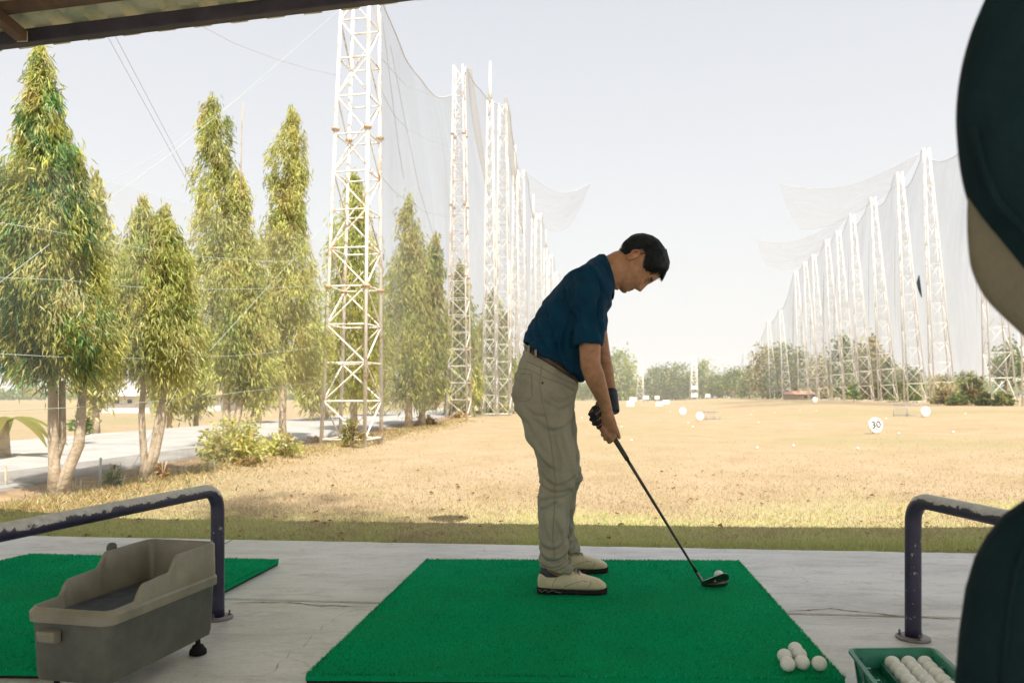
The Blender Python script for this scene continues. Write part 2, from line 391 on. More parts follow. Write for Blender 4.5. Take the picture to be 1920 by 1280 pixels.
def fl(px, py): p = W(px, py, F * CZ / (py - HOR)); return (p.x, p.y)
crack([fl(480, 1279), fl(540, 1232), fl(590, 1190), fl(640, 1150), fl(690, 1139)], .0024)
crack([fl(1483, 1146), fl(1560, 1140), fl(1640, 1150), fl(1700, 1154), fl(1800, 1163)], .0055)
crack([fl(1500, 1152), fl(1590, 1160), fl(1650, 1158)], .0016)
crack([fl(425, 1130), fl(520, 1128), fl(600, 1134), fl(700, 1137)], .0055)

def build_road():
    mb = MB(); rows = []
    ys = np.concatenate([np.linspace(-20, 40, 80), np.linspace(43, 400, 40)])
    for y in ys:
        x0 = road_near(y); x1 = x0 - 4.0 - .8 * sstep(5, 14, y) * (1 - sstep(14, 40, y)); j = .04 * mnoise.noise((y * 2, 0, 0))
        rows.append([(x0 + j + .10, y, -.12), (x0 + j + .03, y, .03), (x0 + j, y, .05), (x1 - j, y, .055), (x1 - j - .05, y, -.12)])
    mb.loft(rows, cap=False, closed=False)
    tag(mb.build('road', M_road, None, smooth=False), 'pale concrete road running past the trees on the left', None, None, 'structure')
    # soil bank at the road's foot
    mb = MB(); rows = []
    for y in ys:
        x0 = road_near(y); a = mnoise.noise((y * 1.9, 4, 0)); b2 = mnoise.noise((y * 5, 7, 0))
        rows.append([(x0 + .04, y, -.08), (x0 + .10, y, .015 + .02 * b2), (x0 + .2 + .06 * a, y, -.02 + .03 * b2), (x0 + .38 + .1 * a, y, -.045 + .02 * a), (x0 + .62 + .12 * b2, y, -.052), (x0 + .8, y, -.14)])
    mb.loft(rows, cap=False, closed=False)
    tag(mb.build('soil_bank', M_dirt, None), 'brown soil bank along the near edge of the road', None, None, 'structure')
build_road()

# ------------------------------------------------------------------ canopy over the tee line
ROOF_BACK = 6.3
def build_canopy():
    A = Vector((-2.63, 3.93, 2.548)); Bv = Vector((-.405, 3.68, 2.683)); d = (Bv - A) / 2.225          # eave line per metre of x
    top = lambda x, back=0: A + d * (x - A.x) + Vector((-.09 * back * 0, -back, back * .13))
    root = empty('roof_canopy', (0, 0, 0), 'corrugated metal roof canopy on dark steel beams above the tees', 'roof')
    X0, X1 = -9.0, 9.0
    # eave beam, two purlins
    def beam(back, h, wd, mat, nm, dz=0):
        mb = MB(); r = []
        for x in (X0, X1):
            p = top(x, back) + Vector((0, 0, dz)); r.append([p + Vector(q) for q in ((0, -wd / 2, 0), (0, wd / 2, 0), (0, wd / 2, h), (0, -wd / 2, h))])
        mb.loft(r); o = mb.build(nm, mat, root, smooth=False); bevel(o, .004); return o
    beam(.10, .068, .05, M_beam, 'eave_beam')
    beam(.30, .042, .05, M_beam_rust, 'purlin', .030); beam(1.3, .06, .07, M_beam_rust, 'purlin', .012); beam(2.2, .06, .07, M_beam_rust, 'purlin', .012); beam(3.2, .06, .07, M_beam_rust, 'purlin', .012); [beam(q, .06, .07, M_beam_rust, 'purlin', .012) for q in (4.3, 5.3, 6.2)]
    # sheets, each with ribs running from back to eave
    sw = .76; n = int((X1 - X0) / sw)
    for i in range(n):
        x0 = X0 + i * sw; prof = []
        for k in range(4):
            s = x0 + k * sw / 4; q = sw / 4
            prof += [(s, 0), (s + q * .42, 0), (s + q * .5, .026), (s + q * .86, .026), (s + q * .94, 0)]
        prof.append((x0 + sw + .01, .003)); lift = .002 * (i % 2)
        rows = []
        for b_ in (-.045, ROOF_BACK):
            rows.append([top(x, b_) + Vector((0, 0, .078 + z + lift + (b_ < 0) * .004 * mnoise.noise((x * 3, 0, 0)))) for x, z in prof])
        rows2 = [[p + Vector((0, 0, .003)) for p in r] for r in rows]
        mb = MB(); mb.loft([rows[0], rows[1], rows2[1], rows2[0], rows[0]], cap=False, closed=False)
        mb.build('roof_sheet', M_sheet, root, smooth=False)
    # rafters with a cut end near the eave
    for px in (66, -2600, 4400):
        x = (px - 960) * 3.85 / F if px == 66 else (-6.2 if px < 0 else 3.4)
        mb = MB(); p0 = top(x, .16) + Vector((0, 0, -.02)); p1 = top(x - .55, ROOF_BACK - .1) + Vector((0, 0, -.02))
        u = (p1 - p0).normalized(); sd = u.cross(Vector((0, 0, 1))).normalized()
        mb.loft([[p + sd * a + Vector((0, 0, c)) for a, c in ((-.028, 0), (.028, 0), (.028, .052), (-.028, .052))] for p in (p0, p1)])
        bevel(mb.build('rafter', M_beam_rust, root, smooth=False), .003)
        mb = MB(); mb.loft([[p0 - u * t + sd * a + Vector((0, 0, c)) for a, c in ((-.027, .001), (.027, .001), (.027, .051), (-.027, .051))] for t in (.002, .006)])
        mb.build('rafter_end', M_cream, root, smooth=False)
    # posts behind the tees, and the rear footings
    for x in (-6.6, -2.2, 2.6, 7.0):
        mb = MB(); p = top(x - .4, ROOF_BACK - .3); mb.tube([(p.x, p.y, 0), (p.x, p.y, p.z + .05)], .05, 12); mb.build('post', M_beam, root)
        mb = MB(); mb.tube([(p.x, p.y, 1.55), top(x - .2, ROOF_BACK - 2.2) + Vector((0, 0, .05))], .03, 10); mb.build('brace', M_beam, root)
build_canopy()

# ------------------------------------------------------------------ lattice towers, nets, ropes
def unit_bar():
    mb = MB(); mb.tube([(0, 0, 0), (0, 0, 1)], 1.0, 8); return mb.mesh('bar', M_tower)
BAR = unit_bar()
def bar_matrix(a, b, r):
    d = b - a; q = d.to_track_quat('Z', 'Y')
    return Matrix.Translation(a) @ q.to_matrix().to_4x4() @ Matrix.Diagonal((r, r, d.length, 1))
def bar(a, b, r, parent, nm, org):
    o = bpy.data.objects.new(nm, BAR); link(o, parent); o.matrix_local = bar_matrix(Vector(a) - org, Vector(b) - org, r); return o
def lattice(pos, base, topw, H, rot, label, panel=.66, leg_r=.038, br=.017, single=True, spire=0, xbrace=False, flange=2.75, group=None, lean=0):
    root = empty('net_tower', pos, label, 'tower', group); org = Vector(pos)
    def corner(k, z):
        t = z / H; wd = (base * (1 - t) + topw * t) / 2; a = rot + math.pi / 4 + k * math.pi / 2
        return org + Vector((wd * 1.4142 * math.cos(a) + lean * t, wd * 1.4142 * math.sin(a), z))
    legs = []
    for k in range(4):
        a, b = corner(k, -.12), corner(k, H)
        mb = MB(); mb.tube([a, b], [leg_r, leg_r * .8], 10); mb.build('leg', M_tower if single else M_towerf, root)
        if single:
            z = flange
            while z < H:
                mb = MB(); c = corner(k, z); mb.lathe([(leg_r * .9, -.05), (leg_r * 1.9, -.035), (leg_r * 2.1, 0), (leg_r * 1.9, .012), (leg_r * .9, .02)], c, 12)
                z += flange; mb.build('flange', MATS['rusty_flange'], root)
    n = max(3, round(H / panel)); J = MB(); cnt = 0; tm = M_tower if single else M_towerf
    def put(a, b, r, nm):
        nonlocal cnt
        cnt += 1
        if single and a.z - org.z < H * single: bar(a, b, r, root, nm, org)
        else: J.tube([a, b], r, 5)
    for i in range(n):
        z0, z1 = H * i / n + .08, H * (i + 1) / n + (.08 if i < n - 1 else 0)
        for k in range(4):
            a0, b0, a1, b1 = corner(k, z0), corner((k + 1) % 4, z0), corner(k, z1), corner((k + 1) % 4, z1)
            put(a0, b0, br, 'cross_bar')
            if xbrace: put(a0, b1, br * .9, 'diagonal_brace'); put(b0, a1, br * .9, 'diagonal_brace')
            elif (i + (k % 2)) % 2: put(a0, b1, br, 'diagonal_brace')
            else: put(b0, a1, br, 'diagonal_brace')
    if spire:
        s = MB(); s.tube([org + Vector((0, 0, H - .3)), org + Vector((0, 0, H + spire))], [topw * .5, .03], 8); s.build('spire', tm, root)
    if J.v: o = J.build('lattice_bars', tm, root); o['kind'] = 'stuff'
    return root
plain('rusty_flange', (.42, .25, .15), (.60, .44, .30), 14, .8)
ORD = ['nearest', 'second', 'third', 'fourth', 'fifth', 'sixth', 'seventh', 'eighth', 'ninth', 'tenth', 'eleventh', 'twelfth', 'thirteenth', 'fourteenth', 'fifteenth', 'sixteenth', 'seventeenth']
LT = [  # px, distance, top row, base width, spire
    (660, 13.6, -12, .80, 0), (861, 29.7, 125, .80, 0), (919, 33.6, 190, .62, 1.75), (943, 34.8, 197, .7, 0), (966, 44.8, 330, .55, 1.8), (977, 45.5, 320, .7, 0),
    (1000, 56, 410, .55, 1.8), (1010, 57, 400, .7, 0), (1023, 67.6, 465, .55, 1.6), (1033, 79, 478, .7, 0), (1042, 92, 510, .6, 0)]
LTOP = []
for i, (px, D, ty, bw, sp) in enumerate(LT):
    g = G(px, D); g.z = max(g.z, -.07); H = CZ - (ty - HOR) * D / F - g.z
    lab = ['tall rusty white lattice tower beside the trees, its top hidden by the roof', 'second white lattice net tower of the left row, square topped',
           'slim white lattice tower with a long pointed tip, next behind the square second tower'][i] if i < 3 else ORD[i] + ' white lattice net tower from the front in the left row'
    lattice(g, bw, (bw * .45 if i else .50) if not sp else .2, H, R(-11 if i == 0 else -9), lab, .66 if i < 2 else .8, .034 if i < 2 else .036, .0145 if i < 2 else .016,
            single=1.0 if i < 2 else 0, lean=.16 if i == 0 else 0, spire=sp, xbrace=(i == 2), group='net towers along the left side')
    LTOP.append((g, H))
RT = [(1920, None, .8, 215), (1843, None, .8, 240)] + [(px, None, .8, ty) for px, ty in ((1737, 279), (1687, 323), (1637, 370), (1598, 401), (1572, 433), (1551, 449), (1526, 477), (1510, 491), (1493, 509), (1464, 581), (1441, 601), (1427, 640), (1412, 655), (1397, 662))]
RTOP = []
for i, (px, D, bw, ty) in enumerate(RT):
    D = 13.48 / ((px - 960) / F - .2); dl = np.interp(px, [1390, 1480, 1560, 1640, 1920], [6, 13, 22, 29, 34]); g = G(px + dl, D); H = CZ - (ty - HOR) * D / F - g.z
    lab = ('white lattice tower at the right edge, half behind the golf bag' if i == 0 else 'white lattice tower with creeper, just left of the golf bag' if i == 1 else
           ORD[i].replace('nearest', 'first') + ' white lattice net tower from the golf bag in the right row')
    lattice(g, .98, .24, H, R(-16), lab, 1.05, .034, .013, single=0, lean=-dl * D / F, group='net towers along the right side')
    RTOP.append((g, H))
BT = []
for i, (px, D, ty) in enumerate(((1200, 150, 672), (1301, 150, 667), (1386, 150, 690))):
    g = G(px, D); H = CZ - (ty - HOR) * D / F - g.z
    lattice(g, 1.4, .7, H, 0, ['far white lattice tower by the tall tree, nearest the golfer', 'far white lattice tower carrying two white boards', 'far white lattice tower at the end of the right row'][i], 1.3, .09, .045, single=0, group='net towers at the far end')
    BT.append((g, H))

def net_sheet(tops, sag, low, name, label, mat, nseg=18, nv=10, billow=.25, side=1, ropes=()):
    """one hung net: sags between the tower tops and billows a little"""
    mb = MB(); rows = []; nz = lambda u, v: mnoise.noise((u * 1.3, v * 2.1, 5.5))
    cols = []
    for j in range(len(tops) - 1):
        a, b = Vector(tops[j]), Vector(tops[j + 1])
        for k in range(nseg + (j == len(tops) - 2)):
            t = k / nseg; p = a.lerp(b, t); s = sag[j] if hasattr(sag, '__len__') else sag
            p.z -= 4 * s * t * (1 - t); cols.append((p, j + t, t))
    for p, u, t in cols:
        g = gz(p.x, p.y) + low; r = []
        for q in range(nv + 1):
            v = q / nv; z = p.z * (1 - v) + g * v
            bl = billow * math.sin(math.pi * v) * (4 * t * (1 - t)) * side + .12 * nz(u * 5, v * 2) * (1 if 0 < t < 1 else 0)
            r.append((p.x + bl, p.y, z))
        rows.append(r)
    mb.loft(rows, cap=False, closed=False)
    o = mb.build(name, mat, None); tag(o, label, 'net')
    m = MB(); m.tube([r[0] for r in rows], .009 + .0001 * rows[-1][0][1], 5); m.build('top_cable', M_cable, o)
    return o, rows
# left net, past the second tower, and the right one
lt = [g + Vector((.25, 0, H)) for g, H in LTOP]
n1, rows1 = net_sheet([lt[0] + Vector((.25, 0, 0)), lt[1]], [1.5], .5, 'side_net', 'sagging grey net hung between the two nearest left towers', M_net, 30, 14, .5)
n2, _ = net_sheet([lt[1], lt[3], lt[5], lt[7], lt[9], lt[10]], [.5, 1.2, 1.5, 1.5, 1.0], .5, 'side_net', 'grey net hung along the farther towers of the left row', M_net, 14, 10, .4)
rt = [g + Vector((-.25 - np.interp(px, [1390, 1480, 1560, 1640, 1920], [6, 13, 22, 29, 34]) * g.y / F, 0, H)) for (g, H), (px, *_) in zip(RTOP, RT)]
n3, _ = net_sheet(rt[:11], [1.0, 1.0, 1.4, 1.2, 1.2, .9, .9, .9, .7, .7], 1.2, 'side_net', 'long grey net hung along the taller towers of the right row', M_net, 10, 10, .5, -1)
n4, _ = net_sheet(rt[10:] + [BT[2][0] + Vector((0, 0, BT[2][1]))], [1.2, .8, .6, .5, .5, .5], .8, 'side_net', 'grey net hung along the short far towers of the right row', M_net, 8, 8, .3, -1)
n5, _ = net_sheet([lt[10]] + [g + Vector((0, 0, H)) for g, H in BT], [3, 2, 2], .3, 'end_net', 'faint grey net closing the far end of the range', M_net2, 12, 8, .5)
# bunched net hanging at the second tower and the first
for k, (a, L, w_, lab) in enumerate(((lt[1], 5.0, .15, 'brown bunched net hanging from the top of the second left tower'), (lt[2] + Vector((.3, 0, .2)), 6.0, .17, 'brown bunched net hanging beside the pointed left tower'))):
    mb = MB(); P = [a + Vector((.15 + .75 * (t ** 1.3), .1, -L * t)) for t in np.linspace(0, 1, 12)]
    mb.tube(P, [w_ * (.25 + .75 * math.sin(math.pi * min(1, .12 + t * .95))) for t in np.linspace(0, 1, 12)], 10)
    tag(mb.build('bunched_net', M_netd, None), lab, 'net')
# hanging folds of the near bay: doubled net, darker streaks
for k, (px0, py0, px1, py1) in enumerate(((716, 60, 752, 330), (722, 40, 790, 360), (735, 100, 832, 520))):
    pass
# inward overhanging net wings
def wing(pts, name, label, mat=M_net, n=12):
    a, b, c, d = [Vector(p) for p in pts]; mb = MB(); rows = []
    for i in range(n + 1):
        u = i / n; p, q = a.lerp(b, u), d.lerp(c, u)
        rows.append([p.lerp(q, v) - Vector((0, 0, .9 * math.sin(math.pi * u) * (1 - v * .4) + .5 * math.sin(math.pi * v))) for v in np.linspace(0, 1, n + 1)])
    mb.loft(rows, cap=False, closed=False)
    o = mb.build(name, mat, None); tag(o, label, 'net')
    
    for e in (0, -1): m = MB(); m.tube([r[e] for r in rows], .011, 4); m.build('edge_cable', M_cable, o)
wing([W(1728, 285, 39.6), W(1460, 346, 44), W(1502, 430, 54), W(1640, 375, 49.4)], 'net_wing', 'large grey net wing stretching inward from the tallest right tower')
wing([W(1590, 402, 54), W(1418, 450, 60), W(1440, 500, 74), W(1510, 492, 73.5)], 'net_wing', 'smaller grey net wing lower down on the right side')
wing([W(985, 322, 45), W(1108, 343, 50), W(1058, 432, 62), W(1005, 405, 57)], 'net_wing', 'grey net wing stretching inward from the left towers')
# near left net in front of the trees, with its ropes
def near_net():
    P0, P1 = Vector((-3.78, 4.6, 0)), Vector((-3.02, 13.1, 0)); rows = []
    for u in np.linspace(0, 1, 40):
        p = P0.lerp(P1, u); rows.append([(p.x + .05 * mnoise.noise((u * 9, z, 1)), p.y, z) for z in np.linspace(-.03, 2.5 + .9 * u, 12)])
    mb = MB(); mb.loft(rows, cap=False, closed=False)
    o = mb.build('near_net', M_net2, None); tag(o, 'fine net hung in front of the left trees with pale ropes across', 'net')
    def on(px, py):                       # pixel -> point on the net's plane
        k = (px - 960) / F; s = (P1.x - P0.x) / (P1.y - P0.y); D = (P0.x - s * P0.y) / (k - s); D = min(D, 13.0); return W(px, py, D - .02)
    for pts in (((-60, 408), (90, 432), (180, 450), (330, 478), (500, 490), (612, 488)), ((-60, 518), (117, 525), (250, 538), (352, 543), (500, 541), (612, 534)),
                ((-60, 660), (110, 669), (266, 672), (441, 667), (540, 658), (604, 649)), ((-60, 771), (0, 770), (156, 763), (352, 747), (500, 729), (604, 714))):
        m = MB(); m.tube([on(*p) for p in pts], .0024, 5); m.build('rope', M_rope, o)
near_net()
def wire(pts, r, name, label, mat=None, cat='wire'):
    m = MB(); m.tube(pts, r, 5); tag(m.build(name, mat or M_wire, None), label, cat)
wire([W(197, 60, 8), W(360, 356, 12)], .0026, 'overhead_wire', 'left one of two parallel thin wires slanting down behind the trees')
wire([W(212, 60, 8.05), W(366, 352, 12.1)], .0026, 'overhead_wire', 'right one of two parallel thin wires slanting down behind the trees')
wire([W(360, 40, 9), W(440, 82, 10.5), W(520, 112, 12), W(580, 130, 13), W(640, 143, 13.5)], .0026, 'overhead_wire', 'thin dark wire curving from the roof to the nearest tower')
wire([W(-40, 560, 5.6), W(64, 480, 6.0), W(202, 375, 7.2), W(319, 289, 8.8), W(416, 210, 10.6), W(525, 116, 13), W(640, 15, 15)], .0028, 'guy_rope', 'pale guy rope rising across the nearest tree towards the tower top', M_rope, 'rope')
wire([W(-40, 500, 5.8), W(100, 400, 7.2), W(319, 275, 9.6), W(525, 130, 14)], .0018, 'guy_rope', 'faint upper guy rope rising above the left trees', M_rope, 'rope')
wire([G(234, 8.2) + Vector((0, 0, -.02)), W(340, 716, 9.3), W(562, 472, 12.6), W(610, 420, 13.2)], .0025, 'guy_rope', 'pale guy rope from the ground up to the nearest tower', M_rope, 'rope')
wire([W(722, 780, 13.4), W(640, 830, 13)], .0025, 'guy_rope', 'short guy rope at the foot of the nearest tower', M_rope, 'rope')
wire([W(714, 108, 13.5), W(760, 160, 18), W(840, 190, 28.5)], .005, 'net_cable', 'slack cable inside the near left net, upper', M_cable, 'cable')
wire([W(714, 168, 13.5), W(738, 215, 16), W(760, 238, 18), W(800, 262, 23), W(845, 275, 28.8)], .005, 'net_cable', 'slack cable inside the near left net, middle', M_cable, 'cable')
wire([W(714, 330, 13.5), W(738, 358, 16), W(760, 375, 18), W(800, 398, 23), W(845, 408, 28.8)], .005, 'net_cable', 'slack cable inside the near left net, lower', M_cable, 'cable')
wire([W(717, 30, 13.7), W(735, 180, 15.5), W(748, 280, 17), W(757, 335, 18)], .006, 'net_fold', 'fold line at the left of the near side net', M_cable, 'rope')
wire([W(732, 85, 15), W(760, 230, 18), W(785, 350, 21), W(815, 450, 26)], .006, 'net_fold', 'long fold line down the middle of the near side net', M_cable, 'rope')
# rag caught in the right net
mb = MB(); P = [W(1723, 517, 38.6), W(1722, 530, 38.6), W(1725, 545, 38.6), W(1728, 557, 38.6)]; mb.tube(P, [.03, .09, .07, .02], 8, cap='round')
tag(mb.build('cloth_rag', M_bag, None), 'dark rag caught high in the right net', 'rag')

# ------------------------------------------------------------------ trees and plants
def leaves(C, dirs, L, wr, cols, fold=.25):
    n = len(C); d = dirs / np.linalg.norm(dirs, axis=1, keepdims=True)
    rv = rng.normal(size=(n, 3)); wv = np.cross(d, rv); wv /= np.linalg.norm(wv, axis=1, keepdims=True) + 1e-9
    up = np.cross(wv, d); L = L[:, None]
    base = C - d * L * .5; tip = C + d * L * .5 - np.array([0, 0, 1]) * L * .12
    mid = base + d * L * .42 + up * L * fold * .35
    V = np.stack([base, mid + wv * L * wr, tip, mid - wv * L * wr], 1).reshape(-1, 3)
    i = np.arange(n) * 4
    Fa = np.concatenate([np.stack([i, i + 1, i + 2], 1), np.stack([i, i + 2, i + 3], 1)])
    return V, Fa, np.repeat(cols, 4, axis=0)
YG = [(.76, .66, .22), (.70, .63, .20), (.62, .60, .18), (.78, .65, .27), (.52, .54, .15)]
DG = [(.14, .26, .10), (.19, .32, .10), (.27, .36, .10), (.11, .22, .09), (.38, .42, .11)]
MG = [(.44, .48, .15), (.52, .54, .16), (.36, .42, .13), (.60, .58, .18)]
def palette(pal, n, jit=.16):
    p = np.array(pal)[rng.integers(0, len(pal), n)]
    return np.clip(p * (1 + rng.normal(0, jit, (n, 1))) * (1 + rng.normal(0, .06, (n, 3))), .01, .6)
def tree(name, base, H, c0, prof, label, group=None, nclump=260, per=34, leafL=.17, wr=.13, pal=YG, pal2=None, droop=.9, spread=.2, stems=None, trunk_r=.06, cat='tree', shape_noise=.5, tops=None, bend=(0, 0)):
    """upright drooping tree: prof = [(t, radius)] over the crown from c0*H to H; tops = side spires [(dx, dy, height, scale)]"""
    root = empty(name, base, label, cat, group); org = Vector(base); sd = rng.uniform(0, 99)
    T = [p[0] for p in prof]; Rr = [p[1] for p in prof]
    spires = [(0, 0, H, 1.0)] + (tops or [])
    CC, DD, LL, KK = [], [], [], []
    for (dx, dy, h, sc) in spires:
        k = int(nclump * (1 if len(spires) == 1 else .65))
        t = rng.uniform(0, 1, k * 3); wgt = np.interp(t, T, Rr); keep = rng.uniform(0, max(Rr), k * 3) < wgt + .12 * max(Rr); t = t[keep][:k]
        az = rng.uniform(0, 2 * math.pi, len(t)); fr = 1 - rng.uniform(0, 1, len(t)) ** 2.2 * .7
        for ti, a, f_ in zip(t, az, fr):
            r = np.interp(ti, T, Rr) * sc * (1 + shape_noise * 2.2 * mnoise.noise((a * .9 + sd, ti * 7 * h / 5, dx * 9 + sd))) * f_
            z = h * (c0 + (1 - c0) * ti)
            c = np.array((dx + bend[0] * ti + r * math.cos(a), dy + bend[1] * ti + r * math.sin(a), z))
            m = int(per * rng.uniform(.5, 1.4))
            off = rng.normal(0, 1, (m, 3)) * np.array((spread * .62, spread * .62, spread * 1.15)) * (.35 + .65 * min(1, np.interp(ti, T, Rr) / max(Rr) * 1.3))
            dr = np.stack([np.full(m, math.cos(a)) * .55, np.full(m, math.sin(a)) * .55, np.full(m, -droop)], 1) + rng.normal(0, .42, (m, 3))
            CC.append(c + off); DD.append(dr); LL.append(leafL * rng.uniform(.6, 1.2, m))
            pp = pal if pal2 is None or rng.uniform() < .5 + .8 * mnoise.noise((c[0] * 1.2 + sd, c[1] * 1.2, c[2] * .8)) else pal2
            KK.append(palette(pp, 1, .22).repeat(m, 0) * rng.uniform(.75, 1.25, (m, 1)))
    V, Fa, cl = leaves(np.concatenate(CC), np.concatenate(DD), np.concatenate(LL), wr, np.concatenate(KK))
    o = bpy.data.objects.new('crown', npmesh('crown', V, Fa, M_leaf, cl)); link(o, root)
    mb = MB()
    for (dx, dy, h, sc) in spires:
        pts = [org + Vector((dx * min(1, t * 3) + bend[0] * max(0, t - c0) + .03 * mnoise.noise((t * 6, sd, dx)), dy * min(1, t * 3) + .03 * mnoise.noise((t * 6, sd, 9)), t * h - .08)) for t in np.linspace(0, .97, 12)]
        mb.tube(pts, [trunk_r * (1.35 if t == 0 else 1) * (1 - .93 * t) for t in np.linspace(0, .97, 12)], 9)
    for k in range(10):                                     # limbs
        t = rng.uniform(c0 * .9, .85); a = rng.uniform(0, 6.28); r = np.interp((t - c0) / (1 - c0), T, Rr) * .7
        p = org + Vector((bend[0] * max(0, t - c0), 0, t * H)); mb.tube([p, p + Vector((r * .5 * math.cos(a), r * .5 * math.sin(a), .12)), p + Vector((r * math.cos(a), r * math.sin(a), -.05))], [trunk_r * .35, trunk_r * .25, .006], 5)
    if stems:
        for st in stems: mb.tube([org + Vector(p) for p in st[0]], st[1], 9)
    mb.build('trunk', M_bark, root)
    return root
def ptree(px, D, top_py, c_py, wpx, label, prof=None, **kw):
    b = G(px, D); b.z = max(b.z, -.10); top = CZ - (top_py - HOR) * D / F; H = top - b.z; c0 = (CZ - (c_py - HOR) * D / F - b.z) / H; r = wpx / 2 * D / F
    prof = [(t, q * r) for t, q in (prof or [(0, .62), (.08, .95), (.2, 1.0), (.4, .86), (.6, .66), (.8, .42), (.93, .2), (1, .04)])]
    return tree(kw.pop('name', 'weeping_ashoka_tree'), b, H, c0, prof, label, **kw)
GN = 'slender drooping trees along the road'
ptree(100, 6.5, 95, 700, 196, 'tallest drooping tree at the left edge, green top, pale forked trunk', wr=.075, nclump=900, per=48, leafL=.088, pal=YG, pal2=DG, group=GN, trunk_r=.05, spread=.078, bend=(-.12, 0),
      stems=[(((.02, .02, -.06), (.10, .03, .22), (.19, .05, .45), (.22, .06, .95)), [.07, .048, .045, .03]), (((.0, .0, .25), (.05, .05, .5), (.04, .06, 1.0)), [.03, .03, .025])],
      prof=[(0, .75), (.08, 1.0), (.21, .95), (.37, .82), (.52, .66), (.68, .44), (.84, .24), (.93, .15), (1, .03)])
ptree(268, 7.7, 380, 700, 145, 'shorter drooping tree with twin tops and forked trunk, second from the left', wr=.075, nclump=520, per=48, leafL=.088, pal=YG, pal2=MG, group=GN, trunk_r=.04, spread=.082,
      tops=[(.20, .05, 2.70, .8)], stems=[(((.0, 0, -.05), (.12, .02, .25), (.19, .03, .6), (.2, .03, 1.2)), [.05, .035, .03, .02])])
ptree(425, 11.5, 188, 712, 118, 'tall drooping tree behind the bright bush, with a bare twig beside its top', wr=.09, nclump=620, per=42, leafL=.115, pal=YG, pal2=MG, group=GN, trunk_r=.065, spread=.105, bend=(-.2, 0),
      tops=[(.30, .1, 4.25, .75)], prof=[(0, .8), (.1, 1.0), (.3, .92), (.5, .74), (.7, .52), (.85, .42), (.95, .28), (1, .05)])
ptree(530, 12.9, 210, 714, 100, 'tall drooping tree just left of the nearest tower', wr=.09, nclump=560, per=42, leafL=.115, pal=YG, pal2=MG, group=GN, trunk_r=.065, spread=.105, bend=(.16, 0),
      prof=[(0, .85), (.1, 1.15), (.25, 1.1), (.4, .75), (.55, .72), (.7, .6), (.85, .48), (.95, .3), (1, .05)])
ptree(664, 17.5, 330, 735, 105, 'drooping tree standing behind the nearest tower', wr=.1, nclump=400, per=34, leafL=.16, pal=YG, pal2=MG, group=GN, trunk_r=.09, spread=.2)
ptree(766, 20.5, 376, 745, 78, 'narrow drooping tree right of the nearest tower, seen through the net', wr=.1, nclump=380, per=34, leafL=.17, pal=YG, pal2=MG, group=GN, trunk_r=.1, spread=.2, prof=[(0, .75), (.1, 1.0), (.4, .95), (.65, .72), (.8, .5), (.93, .25), (1, .04)])
ptree(791, 21.5, 446, 745, 58, 'slim shorter drooping tree leaning right beside the one through the net', nclump=300, per=28, leafL=.22, pal=YG, pal2=MG, group=GN, trunk_r=.1, spread=.2, bend=(.4, 0))
ptree(862, 31, 500, 765, 62, 'drooping tree behind the second tower', nclump=300, per=26, leafL=.28, pal=YG, pal2=MG, group=GN, trunk_r=.12, spread=.28)
ptree(926, 38, 545, 765, 80, 'drooping tree behind the pointed tower', nclump=320, per=26, leafL=.32, pal=YG, pal2=MG, group=GN, trunk_r=.12, spread=.3)
ptree(180, 16.5, 338, 740, 58, 'yellow drooping tree just behind the tallest one', nclump=320, per=30, leafL=.2, pal=YG, group='drooping trees beyond the road', trunk_r=.08, spread=.2)
for i, (px, D, ty, wpx, lab) in enumerate(((318, 20, 640, 60, 'drooping tree beyond the road, right of the twin topped tree'), (368, 21, 655, 50, 'small drooping tree beyond the road, left of the bright bush'), (482, 22, 600, 50, 'drooping tree beyond the road between the two tall trees'),
                                     (585, 24, 600, 56, 'drooping tree beyond the road close left of the nearest tower'), (612, 26, 630, 50, 'drooping tree beyond the road behind the left legs of the tower'), (700, 30, 560, 70, 'drooping tree beyond the road behind the right legs of the tower'))):
    ptree(px, D, ty, 750, wpx, lab, nclump=230, per=26, leafL=.22, pal=YG, group='drooping trees beyond the road', trunk_r=.08, spread=.22)
# bare twig beside the third tree's top
wire([W(450, 430, 11.45), W(452, 300, 11.4), W(453, 240, 11.4), W(455, 192, 11.4)], .008, 'bare_twig', 'bare grey twig sticking up between two tall treetops', M_bark, 'twig')

